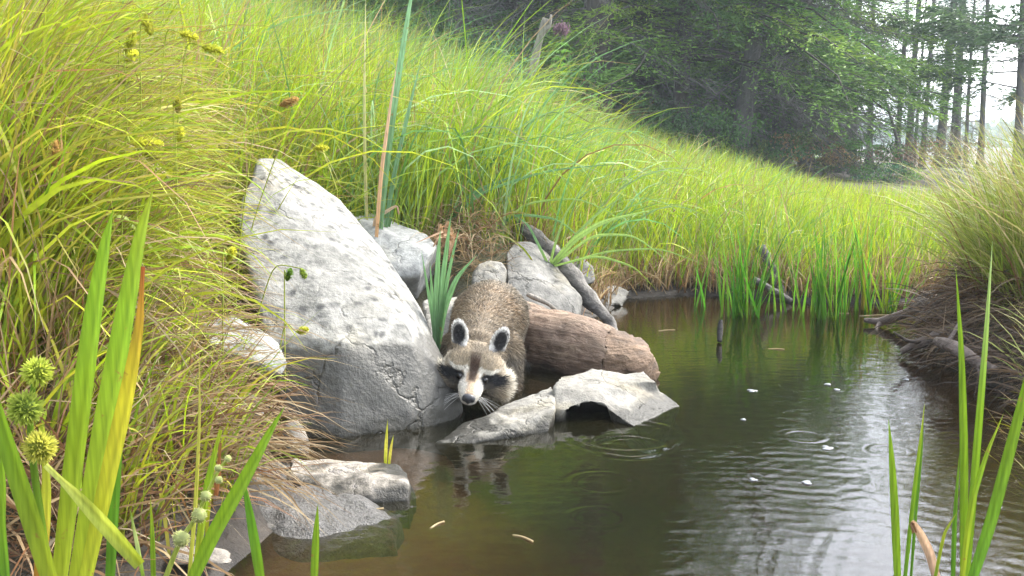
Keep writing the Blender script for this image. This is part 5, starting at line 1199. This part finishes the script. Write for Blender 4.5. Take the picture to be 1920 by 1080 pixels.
# far wood that reads as one mass
rgw = np.random.default_rng(55); cs, ds, ls, ws, cols, tr = [], [], [], [], [], []
for k in range(110):
    Y = rgw.uniform(16.5, 34); px = rgw.uniform(480, 1420) if k < 90 else rgw.uniform(200, 700)
    x = (px - 960) / F_PX * Y; z = gz(x, Y); H = rgw.uniform(10, 17) if px < 1130 else rgw.uniform(4.0, 5.6) * Y / 17
    n = 1000; t = rgw.random(n) ** 1.25; R = 2.6 * (1 - t) ** .7 * np.sqrt(rgw.random(n)); a = rgw.uniform(0, 6.283, n)
    layer = np.round(t * 22) / 22 + rgw.normal(0, .010, n)
    c = np.stack([x + R * np.cos(a), Y + R * np.sin(a), z + .3 + layer * (H - .3) - R * .22], -1)
    d = np.stack([np.cos(a), np.sin(a), rgw.normal(-.25, .25, n)], -1) + rgw.normal(0, .4, (n, 3)); d /= np.linalg.norm(d, axis=1, keepdims=True)
    low = c[:, 2] < z + 4.5
    cs.append(c); ds.append(d); ls.append(np.where(low, .38, .75) * rgw.uniform(.6, 1.3, n)); ws.append(np.where(low, .07, .16) * rgw.uniform(.7, 1.3, n))
    cc = np.asarray(HEM)[rgw.integers(0, 4)] * rgw.uniform(.7, 1.2); cols.append(np.repeat(np.tile(cc, (n, 1)) * rgw.uniform(.7, 1.35, (n, 1)), 4, 0))
    tr.append((*tube([(x, Y, z - .3), (x, Y, z + H * .5), (x, Y, z + H)], [.13, .09, .02], 7), np.array((.10, .09, .08))))
Vc, Qc = tufts(np.concatenate(cs), np.concatenate(ds), np.concatenate(ls), np.concatenate(ws), .55, rgw)
Vt, ft, Ct = join(tr)
V, fs, C = join([(Vc, [Qc], np.concatenate(cols)), (Vt, ft, Ct)])
tag(build('forest', V, fs, M_NEEDLE, col=np.clip(C, .003, .5), smooth=False), kind='stuff')
# low hazy treeline across the open ground at the right
n = 5000; x = rgw.uniform(20, 190, n); Y = rgw.uniform(120, 180, n); hgt = (2.0 + 2.2 * (noise3(np.stack([x, Y * 0, Y * 0], -1), .06, 4) + 1)) * rgw.random(n)
c = np.stack([x, Y, ground(x, Y) + hgt], -1); d = rgw.standard_normal((n, 3)); d /= np.linalg.norm(d, axis=1, keepdims=True)
V, Q = tufts(c, d, np.full(n, 1.6), np.full(n, .5), .2, rgw)
tag(build('far_treeline', V, [Q], M_NEEDLE, col=np.repeat(pick([(.06, .10, .05), (.08, .13, .06)], n), 4, 0), smooth=False), kind='stuff')

# ------------------------------------------------------------------ undergrowth
def bush(name, label, cat, px, Y, w, h, n, pal, leaf=.045, seed=0, ratio=.34, twigs=14, twcol=(.14, .10, .08), z=0., flat=.15, depth=.7):
    rg = np.random.default_rng(seed + 300); p0 = np.array(at(px, Y)); p0[2] += z
    o = empty(name, p0, label, cat)
    m_ = max(6, n // 90); cl = rg.standard_normal((m_, 3)); cl /= np.linalg.norm(cl, axis=1, keepdims=True); cl *= rg.random((m_, 1)) ** .4
    cl = cl * np.array((w * .5, w * .5 * depth, h * .45)) + np.array((0, 0, h * .52))
    k = rg.integers(0, m_, n); c = cl[k] + rg.normal(0, 1, (n, 3)) * np.array((w, w * depth, h * .8)) * .085
    c[:, 2] = np.maximum(c[:, 2], .02)
    d = rg.standard_normal((n, 3)) + np.array((0, 0, .2)); d /= np.linalg.norm(d, axis=1, keepdims=True)
    V, Q = tufts(c, d, leaf * rg.uniform(.6, 1.4, n), leaf * ratio * .5 * rg.uniform(.7, 1.3, n), flat, rg)
    cc = np.asarray(pal)[rg.integers(0, len(pal), m_)][k] * rg.uniform(.7, 1.3, (n, 1))
    tw = [(*tube(smooth_path([(cl[i, 0] * .15, cl[i, 1] * .15, -.05), cl[i] * np.array((.6, .6, .6)), cl[i] * 1.08], 7), np.linspace(.010, .003, 7) * max(.6, h), 5), None) for i in range(min(twigs, m_))]
    Vt, ft, _ = join(tw); build('stems', Vt, ft, M_TWIG, o, loc=1)
    build('foliage', V, [Q], M_NEEDLE, o, np.clip(np.repeat(cc, 4, 0), .003, .8), loc=1, smooth=False); return o
GB = [(.10, .22, .045), (.15, .29, .06), (.08, .17, .04)]; DB = [(.06, .13, .045), (.085, .17, .055), (.05, .10, .04)]; BB = [(.30, .20, .10), (.20, .16, .09), (.16, .21, .07), (.38, .23, .12)]
BL = [(.08, .19, .09), (.11, .23, .12), (.07, .15, .08)]
bush('shrub', 'leafy green shrub between the snag and the dark thick trunk', 'shrub', 1062, 10.2, .9, 1.05, 1900, GB, .06, 1)
bush('shrub', 'dark green shrub under the arching grass beside the snag', 'shrub', 935, 9.6, 1.1, .9, 2200, BL, .05, 2)
bush('shrub', 'shaded bush at the upper left forest edge behind the grass', 'shrub', 835, 10.5, 1.4, 1.3, 2200, DB, .06, 3)
bush('shrub', 'wide dark bush at the foot of the thick-trunked conifer', 'shrub', 1215, 11.2, 1.3, .75, 2600, DB, .05, 4)
bush('shrub', 'dull green bush under the low hemlock sprays', 'shrub', 1320, 11.6, 1.2, .72, 2400, DB + GB, .05, 5)
bush('shrub', 'grey-green bush at the foot of the leaning trunk', 'shrub', 1445, 12.0, 1.0, .62, 1800, DB + BB, .05, 6)
bush('shrub', 'yellowish brown brush with wilted leaves below the flat bright spray', 'shrub', 1530, 12.6, .9, .66, 1700, BB + [(.25, .22, .08)], .05, 7)
bush('shrub', 'dark bush at the end of the green meadow', 'shrub', 1600, 13.6, 1.0, .7, 1800, DB + GB, .05, 8)
bush('shrub', 'reddish brown dead brush under the pines at the sky gap', 'shrub', 1700, 14.6, 1.3, .6, 1900, [(.22, .12, .085), (.16, .10, .07), (.12, .09, .06), (.08, .10, .04)], .045, 9, twigs=26)
bush('shrub', 'thin brown brush just left of the tussock top', 'shrub', 1780, 14.0, 1.2, .6, 1500, BB, .045, 10, twigs=26)
bush('shrub', 'low green bush sitting in the far meadow corner', 'shrub', 1650, 11.5, .8, .28, 1300, GB + BL, .04, 11)
bush('fern', 'pale feathery shrub at the left forest edge behind tall grass', 'shrub', 890, 8.8, .9, .7, 1800, BL, .045, 12, ratio=.2)
# broadleaf tree at the right edge
bl = conifer(21, 7.5, .06, 1.2, 1.6, 34, [(.06, .11, .05), (.08, .13, .06), (.05, .09, .05)], droop=-.1, dens=.8, flat=.2, tuft=.11, lean=(-.05, 0), low_extra=14)
make_tree('broadleaf', 'broadleaf_tree', bl, M_BARKG, 'small leafy tree with dark branches against the sky at the right edge', loc=at(1890, 13.5), rz=.6)
# fallen pole leaning in front of the pines
p_ = at(1688, 14.2); q_ = at(1655, 15.5)
stick('dead_tree', [np.array(p_), np.array((p_[0] - .10, 14.4, p_[2] + .6)), np.array((p_[0] - .24, 14.9, p_[2] + 1.5))], [.030, .024, .015], M_BARKG, 'pale thin dead pole leaning left in front of the close pines', 'dead tree', seed=31, wob=.15)
p_ = np.array(at(978, 8.0))
stick('snag', [p_ + (-.05, 0, -.1), p_ + (.02, 0, .4), p_ + (.13, .0, .86), p_ + (.19, .0, 1.06)], [.042, .037, .031, .026], M_SNAG, 'weathered pale broken snag leaning right at the top of the meadow', 'snag', seed=32, wob=.25, branches=[([p_ + (.16, 0, .96), p_ + (.22, 0, 1.0), p_ + (.23, 0, 1.09)], .024)])
# joe-pye weed
p_ = np.array(at(1045, 7.2)); top_ = P(1052, 62, 7.2)
o = empty('joe_pye_weed', p_, 'tall leafy plant topped by a dusky pink flower head', 'flower')
pth = smooth_path([p_, p_ + (top_ - p_) * .5 + (-.01, 0, 0), top_], 14); V, fs = tube(pth, np.linspace(.010, .006, 14), 6); build('stem', V, fs, M_LEAF, o, np.tile((.10, .14, .05), (len(V), 1)))
lp, dp_, lc = [], [], []
for k in range(15):
    c = p_ + (top_ - p_) * (.18 + .052 * k)
    for j in range(4):
        a = k * .7 + j * 1.257; dv = np.array((math.cos(a), math.sin(a), .25)); L = .11 * (1 - abs(k - 8) * .05) * rng.uniform(.6, 1.2)
        lp.append(strap([c, c + dv * L * .5 + (0, 0, .01), c + dv * L - (0, 0, .025)], .020, (.10, .22, .03), (.13, .28, .04), n=7, tip=1.2))
V, fs, C = join(lp); build('leaves', V, fs, M_LEAF, o, C)
rg = np.random.default_rng(9); n = 700; c = top_ + rg.normal(0, 1, (n, 3)) * np.array((.022, .022, .018)) + (0, 0, .02); d = rg.standard_normal((n, 3)) + np.array((0, 0, 1.)); d /= np.linalg.norm(d, axis=1, keepdims=True)
V, Q = tufts(c, d, np.full(n, .022), np.full(n, .005), .2, rg); build('flower_head', V, [Q], M_SEED, o, np.repeat(pick([(.19, .11, .15), (.25, .16, .20), (.14, .09, .10)], n), 4, 0))

# ------------------------------------------------------------------ the humid morning air
bm = bmesh.new(); bmesh.ops.create_cube(bm, size=1)
for v_ in bm.verts: v_.co = (v_.co.x * 900, v_.co.y * 760 + 290, v_.co.z * 28 + 11.5)
me = bpy.data.meshes.new('haze'); bm.to_mesh(me); bm.free()
m, nt, out = new_mat('haze_air'); pv = N(nt, 'VolumePrincipled'); pv.inputs['Density'].default_value = .0029; pv.inputs['Color'].default_value = (.82, .92, 1, 1)
nt.links.new(pv.outputs[0], out.inputs['Volume']); me.materials.append(m)
tag(bpy.data.objects.new('haze', me), kind='stuff'); COL.objects.link(bpy.data.objects['haze'])
